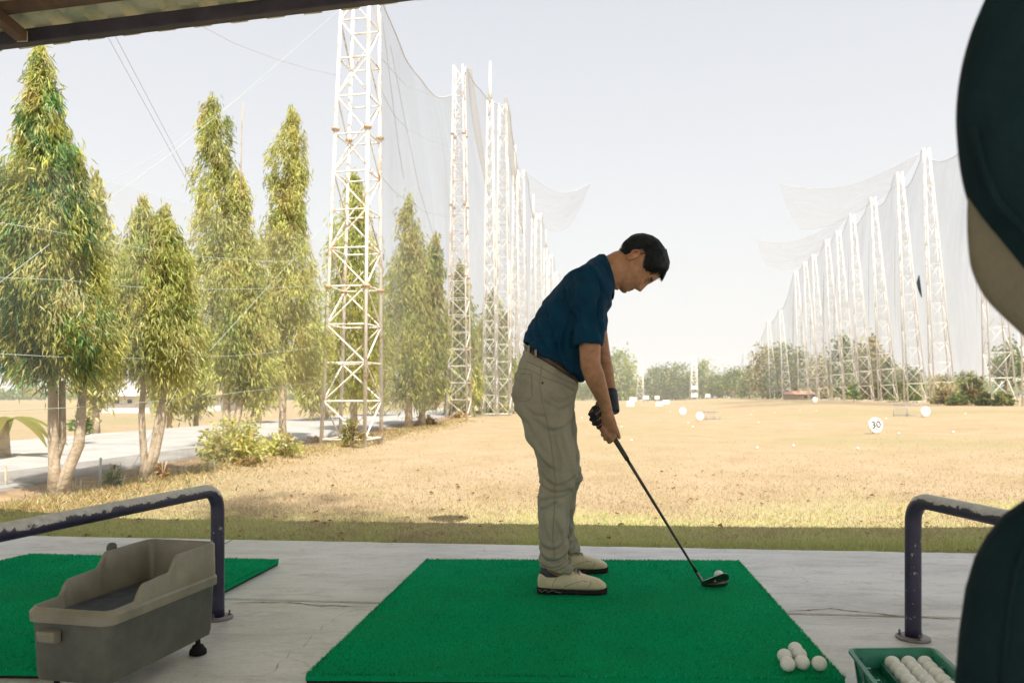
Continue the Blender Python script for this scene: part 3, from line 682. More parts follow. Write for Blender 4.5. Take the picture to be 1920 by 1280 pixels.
def bush(px, D, wpx, hpx, label, pal, n=70, per=16, L=.07, cat='bush', name='bush', group=None, base_py=None, wr=.22, stems=6):
    b = G(px, D)
    if base_py: b.z = CZ - (base_py - HOR) * D / F
    root = empty(name, b, label, cat, group); rw, h = wpx / 2 * D / F, hpx * D / F
    CC, DD, LL, KK = [], [], [], []
    for k in range(n):
        u = rng.normal(size=3); u /= np.linalg.norm(u); u[2] = abs(u[2]); f_ = rng.uniform(.5, 1)
        c = np.array((u[0] * rw * f_, u[1] * rw * f_ * .8, h * (.12 + .82 * u[2] * f_ * rng.uniform(.7, 1.1))))
        m = int(per * rng.uniform(.6, 1.3)); CC.append(c + rng.normal(0, 1, (m, 3)) * min(rw, h) * .16); DD.append(np.tile(u * [1, 1, .3], (m, 1)) + rng.normal(0, .6, (m, 3))); LL.append(L * rng.uniform(.6, 1.3, m))
        KK.append(palette(pal, 1, .2).repeat(m, 0) * rng.uniform(.8, 1.2, (m, 1)))
    V, Fa, cl = leaves(np.concatenate(CC), np.concatenate(DD), np.concatenate(LL), wr, np.concatenate(KK))
    link(bpy.data.objects.new('foliage', npmesh('foliage', V, Fa, M_leaf, cl)), root)
    mb = MB()
    for k in range(stems):
        a = rng.uniform(0, 6.28); mb.tube([b + Vector((0, 0, -.05)), b + Vector((rw * .3 * math.cos(a), rw * .3 * math.sin(a), h * .4)), b + Vector((rw * .7 * math.cos(a), rw * .6 * math.sin(a), h * .75))], [.012 * h + .004, .01 * h + .003, .003], 5)
    mb.build('stem', M_bark, root)
    return root
PALE = [(.62, .55, .17), (.54, .52, .18), (.42, .44, .12), (.68, .58, .25)]
FAR = [(.19, .25, .07), (.26, .29, .08), (.13, .19, .06), (.34, .33, .10)]
bush(435, 9.6, 122, 92, 'bright yellow green bush in front of the tall trees', PALE, 130, 18, .075)
bush(525, 10.6, 82, 48, 'lower yellow bush beside the bright one near the tower', PALE, 70, 16, .07)
bush(465, 9.3, 40, 20, 'tuft of dry grassy leaves at the foot of the bright bush', [(.45, .33, .14), (.38, .3, .12)], 30, 10, .1, wr=.06)
bush(660, 12.8, 40, 62, 'tall pale weed growing inside the foot of the nearest tower', [(.42, .36, .12), (.35, .34, .1)], 30, 10, .16, wr=.06, cat='weed', name='weed')
bush(215, 7.2, 30, 60, 'thin dark leafed sapling left of the forked trunk of the twin topped tree', DG, 16, 7, .07, cat='sapling', name='sapling')
bush(305, 7.6, 24, 48, 'dry reddish weed stalks right of the twin topped tree', [(.40, .22, .10), (.36, .26, .12)], 14, 6, .06, cat='weed', name='weed')
bush(150, 12.5, 40, 60, 'young leafy plant behind the forked trunk beyond the road', FAR, 20, 8, .14, cat='plant', name='plant', base_py=815)
bush(590, 14.0, 24, 20, 'reddish dry weed at the left foot of the nearest tower', [(.40, .22, .10), (.36, .28, .12)], 14, 8, .07, cat='weed', name='weed')
bush(800, 22, 40, 18, 'reddish dry brush between the narrow trees and the second tower', [(.42, .24, .10), (.45, .32, .15)], 26, 8, .16, cat='brush', name='brush')
bush(860, 28, 34, 14, 'reddish dry brush at the foot of the second tower', [(.42, .24, .10), (.45, .32, .15)], 22, 8, .16, cat='brush', name='brush')
for k, (px, D, hp) in enumerate(((345, 8.4, 22), (398, 8.8, 26), (142, 6.9, 30), (230, 7.4, 26))):
    b = G(px, D); mb = MB()
    for q in range(5):
        a = rng.uniform(-.4, .4); mb.tube([b + Vector((rng.uniform(-.03, .03), 0, -.03)), b + Vector((a * .12, .02, hp * D / F * rng.uniform(.6, 1)))], [.005, .002], 5)
    tag(mb.build('dry_stalks', M_cream, None, origin=b), ['few dry stalks left of the bright bush', 'dry stalks close to the left side of the bright bush', 'dry stalks right of the tallest tree\'s trunk', 'dry stalks left of the twin topped tree\'s trunk'][k], 'stalks')
# banana plant at the left edge
def banana():
    b = G(8, 9.8); b.z = .0; root = empty('banana_plant', b, 'banana plant with broad drooping leaves at the left edge beyond the trunk', 'plant'); mb = MB()
    mb.tube([b, b + Vector((0, 0, .5))], [.08, .05], 9); mb.build('stem', M_bark, root)
    for k in range(9):
        a = k * 2.4 + .3; L = rng.uniform(.5, .75); rows = []; cl = palette([(.22, .24, .05), (.30, .28, .07)], 1)[0]
        for t in np.linspace(0, 1, 8):
            p = b + Vector((math.cos(a) * L * t, math.sin(a) * L * t, .5 + .45 * t - .75 * t * t)); wd = .09 * math.sin(math.pi * min(1, t * .95 + .06)) + .005; s = Vector((-math.sin(a), math.cos(a), 0))
            rows.append([p + s * wd + Vector((0, 0, -.02)), p, p - s * wd + Vector((0, 0, -.02))])
        m = MB(); m.loft(rows, [tuple(cl)] * (8 * 3), cap=False, closed=False); m.build('leaf', M_leaf, root)
banana()
# stake in the bank, low wire fence posts
b = G(186, 7.3); mb = MB(); mb.tube([b + Vector((0, 0, -.1)), W(189, 858, 7.3)], .011, 8)
tag(mb.build('stake', M_rope, None, origin=b), 'thin pale blue stake standing in the bank', 'stake')
def chain_fence():
    P = [G(px, D) for px, D in ((-60, 6.2), (70, 6.75), (330, 8.55), (560, 11.9))]
    root = empty('wire_fence', P[0], 'low rusty wire fence sagging along the soil bank', 'fence')
    for p in P: m = MB(); m.tube([p + Vector((-.28, 0, -.1)), p + Vector((-.28, 0, .26))], .01, 6); m.build('fence_post', M_bark, root)
    mb = MB(); mb.loft([[p + Vector((-.28, 0, z)) for z in (-.02, .1, .22)] for p in P], cap=False, closed=False); mb.build('wire_mesh', MATS['brown_wire_mesh'], root)
mk_net('brown_wire_mesh', .35, (.22, .17, .11)); chain_fence()

# far tree line, right side scrub
def btree(px, D, ty, wpx, label, group, pal=FAR, n=150, c_py=None, name='broadleaf_tree'):
    b = G(px, D); H = CZ - (ty - HOR) * D / F - b.z; r = wpx / 2 * D / F
    return tree(name, b, H, .10 if c_py is None else (CZ - (c_py - HOR) * D / F - b.z) / H, [(0, .55 * r), (.15, .9 * r), (.4, r), (.65, .92 * r), (.85, .6 * r), (.96, .3 * r), (1, .1 * r)], label, group, nclump=n, per=18, leafL=.055 * H + .1, wr=.3, pal=pal, droop=.1, spread=.11 * H, trunk_r=.03 * H, shape_noise=.3)
TL = [(1163, 150, 664, 62), (1122, 152, 715, 60), (1238, 155, 690, 60), (1268, 155, 686, 62), (1318, 158, 682, 46), (1345, 156, 705, 40), (1374, 150, 694, 56), (1205, 160, 712, 50), (1085, 150, 712, 50), (1295, 162, 700, 50)]
TLAB = ['tall light green tree in the far tree line, right beside the golfer', 'low hazy tree in the far line, seen between the golfer\'s arms and the tall tree', 'rounded dark tree in the far line, left one of the middle pair', 'rounded tree in the far line, right one of the middle pair',
        'bright green tree in the far line, right of the board tower', 'low tree in the far line between the bright tree and the right row', 'dark round tree in the far line at the end of the right towers', 'small tree in the far line right of the tall light one', 'low tree in the far line behind the golfer\'s arms', 'low tree in the far line behind the board tower']
for (px, D, ty, wp), lab in zip(TL, TLAB): btree(px, D, ty, wp, lab, 'trees closing the far end', n=170, pal=[(.34, .40, .09), (.42, .42, .11), (.25, .32, .08)] if px in (1163, 1318) else FAR)
TR = [(1405, 120, 690, 60), (1440, 105, 655, 66), (1470, 100, 650, 60), (1500, 96, 662, 46), (1540, 85, 668, 50), (1580, 75, 640, 44), (1612, 66, 655, 34), (1637, 62, 640, 36), (1662, 60, 675, 40), (1700, 55, 690, 50), (1760, 56, 705, 60), (1810, 60, 700, 60)]
for k, (px, D, ty, wp) in enumerate(TR):
    btree(px, D, ty, wp, ORD[k].replace('nearest', 'first') + ' tree from the left behind the right row of towers', 'trees behind the right towers', n=110, pal=[(.40, .34, .15), (.30, .30, .10), (.46, .38, .17)] if k % 3 == 1 else FAR)
btree(1886, 45, 652, 52, 'small open crowned tree right of the leaning creeper tower', None, n=60, c_py=712, name='open_tree')
bush(1600, 50, 22, 55, 'upright creeper column on a right tower', DG, 30, 10, .25, stems=2)
for k, (px, D, wp, hp, pal) in enumerate(((1775, 36, 40, 50, [(.34, .27, .13), (.36, .32, .13)]), (1822, 33, 34, 60, [(.24, .2, .07), (.16, .19, .05)]), (1795, 33, 40, 22, FAR), (1760, 38, 26, 16, FAR), (1880, 30, 40, 30, FAR), (1845, 31, 30, 28, [(.24, .2, .07), (.16, .19, .05)]), (1675, 50, 20, 10, FAR), (1712, 46, 40, 40, FAR))):
    bush(px, D, wp, hp, ['brown leafy scrub at the foot of a right tower', 'creeper climbing the tower beside the golf bag', 'green shrub at the foot of the creeper tower', 'small green shrub left of the brown scrub', 'green shrub under the open crowned tree', 'yellowish scrub inside the creeper tower', 'tiny green shrub between right towers', 'hazy green scrub behind the right towers'][k], pal, 45, 12, .22)
# distant wood behind everything: reads as one mass
def wood():
    CC, DD, LL, KK = [], [], [], []
    for k in range(900):
        px = rng.uniform(-200, 2200); D = rng.uniform(170, 230); x = (px - 960) * D / F; h = rng.uniform(1.5, 5.5) * (1 if px > 1050 else .8)
        m = 14; c = np.array((x, D, gz(x, D) + h * .5)); CC.append(c + rng.normal(0, 1, (m, 3)) * [1.4, 1, h * .28]); DD.append(rng.normal(0, 1, (m, 3))); LL.append(rng.uniform(.7, 1.5, m)); KK.append(palette(FAR, 1).repeat(m, 0))
    V, Fa, cl = leaves(np.concatenate(CC), np.concatenate(DD), np.concatenate(LL), .35, np.concatenate(KK))
    o = bpy.data.objects.new('distant_wood', npmesh('distant_wood', V, Fa, M_leaf, cl)); link(o); tag(o, 'low distant wood along the horizon', 'wood', None, 'stuff')
wood()

# ------------------------------------------------------------------ far buildings, signs
def house(px, D, wpx, base_py, top_py, label, roof=M_roofr, wins=3, wall=M_wallw):
    wd = wpx * D / F; zb = CZ - (base_py - HOR) * D / F; zt = CZ - (top_py - HOR) * D / F; x = (px - 960) * D / F; h = zt - zb
    root = empty('house', (x, D, zb), label, 'house'); mb = MB(); mb.box((x, D + 2, zb + h * .32 - .2), (wd, 4, h * .64 + .4)); mb.build('wall', wall, root, smooth=False)
    m = MB(); y0, y1 = D - .4, D + 4.4; e = wd / 2 + .3
    m.add([(x - e, y0, zb + h * .64), (x + e, y0, zb + h * .64), (x + e, y1, zb + h * .64), (x - e, y1, zb + h * .64), (x - e * .75, D + 2, zt), (x + e * .75, D + 2, zt)], [(0, 1, 5, 4), (2, 3, 4, 5), (3, 0, 4), (1, 2, 5), (3, 2, 1, 0)]); m.build('roof', roof, root, smooth=False)
    for k in range(wins):
        q = x - wd / 2 + wd * (k + .5) / wins; m = MB(); m.box((q, D - .01, zb + h * .36), (wd / wins * .42, .05, h * .24)); wn = m.build('window', M_white, root, smooth=False)
        m = MB(); m.box((q, D - .045, zb + h * .36), (wd / wins * .34, .03, h * .19)); m.build('pane', M_glass, wn, smooth=False)
house(232, 42, 96, 766, 728, 'low white house beyond the road behind the left trees', M_wallw, 4)
house(378, 48, 70, 762, 728, 'pale house beyond the road left of the bright bush', M_roofr, 3)
house(470, 60, 60, 758, 726, 'small house with brown roof far behind the tall trees')
house(1512, 78, 34, 751, 732, 'small dark open hut at the foot of the right row', M_roofr, 1, M_bark)
house(1345, 172, 70, 747, 730, 'long low house with red roof hidden in the far trees')

def ground_D(px, py):                     # distance at which the ground appears at that pixel
    D = 3.5
    while D < 300:
        g = G(px, D)
        if HOR + (CZ - g.z) * F / D <= py: return D
        D *= 1.01
    return 300.0
def round_sign(px, py, D, dia, label, text=None, cone=True, gy=None):
    D = ground_D(px, py + dia * .62); c = W(px, py, D); r = dia / 2 * D / F; g = gz(c.x, D); root = empty('distance_marker', (c.x, D, g), label, 'sign', 'round white distance markers'); mb = MB()
    n = 28; out = []; tilt = 0
    def P(a, s, dy): return (c.x + r * s * math.cos(a), D + dy + math.sin(a) * r * s * tilt * .5, c.z + r * s * math.sin(a) * (1.0 if math.sin(a) > 0 or not cone else 1.25))
    rings = [[P(2 * math.pi * k / n, s, dy) for k in range(n)] for s, dy in ((.02, -.03), (.55, -.034), (.92, -.03), (1, -.012), (1, .012), (.9, .03), (.02, .04))]
    mb.loft(rings); mb.build('disc', M_white, root)
    m = MB(); m.tube([(c.x, D + .035, g - .15), (c.x, D + .035, c.z - r * .4)], .02, 8); m.build('stand', M_wire, root)
    if text: root.rotation_euler = (R(-6), R(-7), 0)
    if text: digits(text, c + Vector((0, -.046, 0)), r * 1.0, root, MATS['faded_black'])
    return root
def digits(text, c, h, parent, mat=None, name='digits'):
    cu = bpy.data.curves.new('digits', 'FONT'); cu.body = text; cu.size = h * 1.35; cu.align_x = 'CENTER'; cu.align_y = 'CENTER'; cu.extrude = .002
    o = bpy.data.objects.new('digits', cu); COL.objects.link(o); dg = bpy.context.evaluated_depsgraph_get(); dg.update()
    me = bpy.data.meshes.new_from_object(o.evaluated_get(dg)); bpy.data.objects.remove(o)
    me.materials.clear(); me.materials.append(mat or M_black)
    me.transform(Matrix.Translation(Vector(c)) @ Matrix.Rotation(R(90), 4, 'X'))
    me.transform(Matrix.Translation(-parent.matrix_basis.translation))
    link(bpy.data.objects.new(name, me), parent)
round_sign(1644, 796, 19.2, 27, 'white round marker reading 30 on the dry grass', '30')
round_sign(1735, 771, 30, 18, 'white round marker at the right below the rag')
round_sign(1528, 749, 52, 10, 'small white round marker before the dark hut')
round_sign(1312, 780, 27, 15, 'white round marker with a wire basket behind it, nearest the golfer')
round_sign(1280, 770.5, 33, 13.5, 'white round marker left of the one with the wire basket')
def basket(px, py, D, wpx, hpx, label):
    D = ground_D(px, py + hpx * .5); root = empty('wire_basket', G(px, D), label, 'basket'); g = root.location.z; wd, h = wpx * D / F, hpx * D / F; x = (px - 960) * D / F; mb = MB()
    for z in (g + .02, g + h):
        mb.tube([(x - wd / 2, D, z), (x + wd / 2, D, z), (x + wd / 2, D + .8, z), (x - wd / 2, D + .8, z), (x - wd / 2, D, z)], .008, 5)
    for dx in (-1, 1):
        for dy in (0, .8): mb.tube([(x + dx * wd / 2, D + dy, g - .05), (x + dx * wd / 2, D + dy, g + h)], .009, 5)
    mb.build('frame', M_wire, root)
    m = MB(); m.loft([[(x - wd / 2, D + .8, g), (x - wd / 2, D + .8, g + h)], [(x + wd / 2, D + .8, g), (x + wd / 2, D + .8, g + h)]], cap=False, closed=False); m.build('netting', M_net, root)
basket(1337, 780, 28, 26, 14, 'low wire target basket beside the round marker in mid field')
basket(1714, 770, 31, 28, 22, 'low wire target basket beside the round marker at the right')
BL = [(1182, 757, 66, 14, 10, 'lower left white board of the pair beside the golfer\'s gloved wrist'), (1187, 748.5, 90, 13, 8, 'upper right white board of the pair beside the golfer\'s gloved wrist'), (1211, 745, 110, 11, 7, 'white board third from the golfer, high in the far row'),
      (1232, 745, 110, 9, 6, 'small white board left of the middle far trees'), (1236, 757, 66, 13, 8, 'lower white board in the far group of boards'), (1249, 753.5, 75, 12, 8, 'rightmost white board in the far group of boards'), (1327, 741.5, 140, 9, 6, 'small white board right of the board tower')]
for px, py, D, wp, hp, lab in BL:
    c = W(px, py, D); root = empty('distance_board', (c.x, D, gz(c.x, D)), lab, 'sign', 'white distance boards'); mb = MB(); mb.box(c, (wp * D / F, .08, hp * D / F)); mb.build('board', M_white, root, smooth=False)
    for s in (-.35, .35): m = MB(); m.tube([(c.x + s * wp * D / F, D + .08, gz(c.x, D) - .1), (c.x + s * wp * D / F, D + .08, c.z)], .04, 6); m.build('post', M_wire, root)
for k, py in enumerate((726, 741)):
    c = W(1302, py, 149); mb = MB(); mb.box(c, (12 * 149 / F, .1, 7 * 149 / F))
    tag(mb.build('tower_board', M_white, None, smooth=False, origin=c), ['upper', 'lower'][k] + ' white board fixed on the far middle tower', 'sign')

# ------------------------------------------------------------------ balls
def ball_mesh():
    import bmesh
    bm = bmesh.new(); bmesh.ops.create_icosphere(bm, subdivisions=4, radius=.02135)
    dirs = []; N = 330
    for i in range(N):
        z = 1 - 2 * (i + .5) / N; a = i * 2.399963; r = math.sqrt(1 - z * z); dirs.append((r * math.cos(a), r * math.sin(a), z))
    from mathutils.kdtree import KDTree
    kd = KDTree(N)
    for i, d in enumerate(dirs): kd.insert(d, i)
    kd.balance()
    for v in bm.verts:
        n_ = v.co.normalized(); _, _, dd = kd.find(n_)
        if dd < .075: v.co = n_ * (.02135 - .00035 * (1 - (dd / .075) ** 2))
    for f in bm.faces: f.smooth = True
    me = bpy.data.meshes.new('golf_ball'); bm.to_mesh(me); bm.free(); me.materials.append(M_ball); return me
BALL = ball_mesh()
def ball_low():
    import bmesh
    bm = bmesh.new(); bmesh.ops.create_icosphere(bm, subdivisions=2, radius=.0225)
    for f in bm.faces: f.smooth = True
    me = bpy.data.meshes.new('far_golf_ball'); bm.to_mesh(me); bm.free(); me.materials.append(M_white); return me
BALLF = ball_low()
def ball(loc, label, group=None, me=None):
    o = bpy.data.objects.new('golf_ball', me or BALL); o.location = loc; o.rotation_euler = (random.uniform(0, 6), random.uniform(0, 6), random.uniform(0, 6)); link(o); tag(o, label, 'golf ball', group); return o
MZ = .03
def onmat(px, py, h): return W(px, py, F * (CZ - MZ - h) / (py - HOR))
ball(onmat(1348, 1078, .0215), 'golf ball lying right behind the club head')
for px, py, lab in ((1491, 1216, 'golf ball at the back of the small pile on the mat'), (1471, 1229, 'left middle golf ball of the small pile on the mat'), (1499, 1226.5, 'inner golf ball in the middle of the small pile on the mat'),
                    (1477, 1244, 'front left golf ball of the small pile on the mat'), (1504, 1241, 'front middle golf ball of the small pile on the mat'), (1536, 1243, 'golf ball at the right end of the pile, next to the mat edge')):
    ball(onmat(px, py, .0215), lab, 'golf balls piled on the mat corner')
for k in range(28):
    px = rng.uniform(1090, 1880); py = 742 + 18 + 100 * rng.uniform(0, 1) ** 2.2; D = F * .89 / (py - HOR); g = G(px, D); ball(g + Vector((0, 0, .022)), 'tiny white golf ball lying out on the dry field', 'balls scattered on the field', BALLF)

# ------------------------------------------------------------------ mats
def mat_obj(corners, label, seed):
    c = [Vector(p) for p in corners]; base = sum(c, Vector()) / 4; base.z = 0
    root = empty('driving_mat', base, label, 'mat', 'green driving mats'); nU = 60
    def bil(u, v): return c[0].lerp(c[1], u).lerp(c[3].lerp(c[2], u), v)
    mb = MB(); rows = []
    rect = []
    m = 40
    for i in range(m): rect.append((i / m, 0))
    for i in range(m): rect.append((1, i / m))
    for i in range(m): rect.append((1 - i / m, 1))
    for i in range(m): rect.append((0, 1 - i / m))
    def ring(z, s, wob=0): return [bil(.5 + (u - .5) * s + wob * mnoise.noise((u * 8, v * 8, seed)), .5 + (v - .5) * s + wob * mnoise.noise((u * 8, v * 8, seed + 9))) + Vector((0, 0, z)) for u, v in rect]
    mb.loft([ring(.002, .996), ring(.010, .998)]); mb.build('rubber_backing', M_rubber, root, smooth=False)
    mb = MB(); mb.loft([ring(.0105, 1, .002), ring(.024, 1, .002), ring(.0285, .994, .002)]); mb.build('turf', M_turf, root, smooth=False)
    # blades
    n = 52000; e = rng.uniform(0, 1, (n, 2)); k = n // 8; side = rng.integers(0, 4, k); q = rng.uniform(.0, .004, k)
    e[:k, 0] = np.where(side == 0, q, np.where(side == 1, 1 - q, e[:k, 0])); e[:k, 1] = np.where(side == 2, q, np.where(side == 3, 1 - q, e[:k, 1]))
    C = np.array([c[0], c[1], c[2], c[3]]); u, v = e[:, :1], e[:, 1:]
    P = (C[0] * (1 - u) + C[1] * u) * (1 - v) + (C[3] * (1 - u) + C[2] * u) * v - np.array(base); P[:, 2] = .0265
    h = rng.uniform(.005, .011, (n, 1)); a = rng.uniform(0, 6.28, n); s = np.stack([np.cos(a), np.sin(a), 0 * a], 1) * .0014
    ln = rng.normal(0, .0035, (n, 3)); ln[:, 2] = 0; ln[:, 0] += .002
    V = np.stack([P - s, P + s, P + ln + np.concatenate([np.zeros((n, 2)), h], 1)], 1).reshape(-1, 3); i = np.arange(n) * 3; Fa = np.stack([i, i + 1, i + 2], 1)
    cl = palette([(.001, .36, .14), (.002, .47, .19), (.010, .60, .28), (.001, .24, .09)], n, .28).repeat(3, 0)
    pw = P + np.array(base); nn_ = np.array([mnoise.noise((a_ * 1.4, b_ * 1.4, seed)) * .35 + mnoise.noise((a_ * 6, b_ * 6, seed + 3)) * .22 for a_, b_ in zip(pw[:, 0], pw[:, 1])])
    wear = np.exp(-(((pw[:, 0] - c[0].x - 1.25) / .34) ** 2 + ((pw[:, 1] - 3.1) / .28) ** 2)) + .8 * np.exp(-(((pw[:, 0] - c[0].x - .85) / .22) ** 2 + ((pw[:, 1] - 3.2) / .35) ** 2))
    wear = np.clip(wear + nn_ * 1.2, 0, 1)[:, None].repeat(3, 0) * .45
    cl = cl * (1 + nn_[:, None].repeat(3, 0)); cl = cl * (1 - wear) + np.array([(.045, .30, .14)]) * wear
    o = bpy.data.objects.new('turf_blades', npmesh('turf_blades', V, Fa, MATS['turf_blades'], cl)); link(o, root); o['kind'] = 'stuff'
vcol('turf_blades', 1, .15, spec=.02, nscale=2.6)
mat_obj([(-.595, 2.205, 0), (.945, 2.17, 0), (1.104, 3.73, 0), (-.42, 3.76, 0)], 'green turf driving mat under the golfer', 1)
mat_obj([(-2.86, 2.30, 0), (-1.32, 2.24, 0), (-1.145, 3.755, 0), (-2.45, 3.885, 0)], 'green turf driving mat on the left behind the plastic trough', 5)

# ------------------------------------------------------------------ grass blades and dead leaves near the floor
def near_grass():
    n = 170000; d = np.minimum(-np.log(rng.uniform(1e-5, 1, n)) * 2.6, 30) * rng.uniform(.05, 1, n); x = rng.uniform(-1, 1, n) * np.clip(4.5 + d * .8, 4.5, 30); y = 4.28 + SL * x + d - .015
    ok = (np.abs(x) < (y * .72 + .3)) & (x > -4.0 + .1 * np.maximum(0, y - 10)); x, y = x[ok], y[ok]; n = len(x)
    z = np.array([gz(a, b) for a, b in zip(x, y)])
    h = rng.uniform(.012, .034, n) * (1 + .5 * (y < 4.6)); a = rng.uniform(0, 6.28, n); wd = .0022 + .0004 * (y - 4)
    P = np.stack([x, y, z - .004], 1); s = np.stack([np.cos(a) * wd, np.sin(a) * wd, 0 * a], 1); ln = rng.normal(0, .014, (n, 3)); ln[:, 2] = h
    V = np.stack([P - s, P + s, P + ln], 1).reshape(-1, 3); i = np.arange(n) * 3; Fa = np.stack([i, i + 1, i + 2], 1)
    gm = np.array([1.7 * mnoise.noise((p * .9, q * .9, 4)) + .7 * mnoise.noise((p * 4, q * 4, 8)) for p, q in zip(x, y)]) + 1.1 - (y - 4.2) * .55 + rng.normal(0, .35, n)
    dry = palette([(.43, .34, .215), (.47, .385, .255), (.38, .295, .18), (.42, .345, .205)], n); grn = palette([(.50, .54, .21), (.58, .58, .27), (.42, .47, .16)], n)
    cl = np.where((gm > .35)[:, None], grn, dry).repeat(3, 0)
    o = bpy.data.objects.new('grass', npmesh('grass', V, Fa, M_gleaf, cl)); link(o); tag(o, 'short dry grass just beyond the concrete floor', 'grass', None, 'stuff')
    V, Fs, K = [], [], []
    mb = MB()
    for k in range(420):
        x = rng.uniform(-4, 4.5); y = 4.3 + SL * x + rng.uniform(0, 1) ** 2 * 5; z = gz(x, y) + .012; L = rng.uniform(.02, .055); a = rng.uniform(0, 6.28); t = rng.uniform(-.5, .5)
        d = Vector((math.cos(a), math.sin(a), t * .5)); s = Vector((-math.sin(a), math.cos(a), .3)) * .35; c = Vector((x, y, z)); up = Vector((0, 0, rng.uniform(.1, .35) * L))
        mb.add([c - d * L * .5, c + s * L + up, c + d * L * .5, c - s * L + up], [(0, 1, 2), (0, 2, 3)], palette([(.26, .15, .07), (.36, .22, .10), (.20, .12, .06), (.45, .30, .15)], 1)[0])
    tag(mb.build('dead_leaves', M_gleaf, None, smooth=False), 'dead brown leaves scattered over the near grass', 'leaves', None, 'stuff')
near_grass()
def bank_litter():
    n = 26000; y = 5.6 + rng.uniform(0, 1, n) ** 1.5 * 22; d = rng.normal(.75, .35, n); x = np.array([road_near(q) for q in y]) + d
    z = np.array([gz(a, b) for a, b in zip(x, y)]); h = rng.uniform(.02, .09, n); a = rng.uniform(0, 6.28, n); wd = .003 + .0006 * y
    P = np.stack([x, y, z - .004], 1); s = np.stack([np.cos(a) * wd, np.sin(a) * wd, 0 * a], 1); ln = rng.normal(0, .05, (n, 3)); ln[:, 2] = h * rng.uniform(.2, 1, n)
    V = np.stack([P - s, P + s, P + ln], 1).reshape(-1, 3); i = np.arange(n) * 3; Fa = np.stack([i, i + 1, i + 2], 1)
    cl = palette([(.55, .40, .22), (.62, .48, .28), (.40, .27, .13), (.34, .32, .1)], n).repeat(3, 0)
    o = bpy.data.objects.new('dry_litter', npmesh('dry_litter', V, Fa, M_gleaf, cl)); link(o); tag(o, 'dry straw and leaf litter along the bank', 'litter', None, 'stuff')
bank_litter()

# ------------------------------------------------------------------ rails
def rail(base, zt, ends, label, r=.0245):
    b = Vector(base); root = empty('tee_rail', b, label, 'rail', 'purple pipe rails between the tees')
    e = Vector((ends[0] - b.x, ends[1] - b.y, 0)); L = e.length; e.normalize(); br = .075
    P = [b + Vector((0, 0, .008))] + [b + Vector((0, 0, z)) for z in np.linspace(.05, zt - br, 8)]
    for a in np.linspace(0, math.pi / 2, 9)[1:]: P.append(b + Vector((0, 0, zt - br)) + e * br * (1 - math.cos(a)) + Vector((0, 0, br * math.sin(a))))
    for t in np.linspace(br, L, 14)[1:]: P.append(b + e * t + Vector((0, 0, zt)))
    # far bend and second post (towards the walkway)
    q = b + e * L
    for a in np.linspace(0, math.pi / 2, 9)[1:]: P.append(q + Vector((0, 0, zt - br)) + e * br * math.sin(a) + Vector((0, 0, br * math.cos(a))))
    q2 = q + e * br; P += [q2 + Vector((0, 0, z)) for z in np.linspace(zt - br, .008, 8)[1:]]
    mb = MB(); mb.tube(P, r, 24); mb.build('pipe', M_pipe, root)
    for c in (b, q2):
        m = MB(); m.lathe([(.052, .0005), (.055, .002), (.055, .007), (.052, .0085)], c, 28); pl = m.build('base_plate', MATS['plate_steel'], root)
        for a in (.5, 2.6, 4.7):
            x = c + Vector((.042 * math.cos(a), .042 * math.sin(a), 0)); m = MB(); m.lathe([(.006, .008), (.006, .013), (.0035, .0132), (.0035, .026)], x, 8); m.build('bolt', M_steel, pl)
plain('plate_steel', (.14, .12, .14), (.26, .24, .25), 20, .55, bscale=80)
rail((-1.1, 2.86, 0), .482, (-1.47, 1.22), 'worn purple pipe rail on the left behind the plastic trough')
rail((1.373, 2.62, 0), .478, (1.52, 1.25), 'worn dark purple pipe rail on the right beside the golf bag', .026)

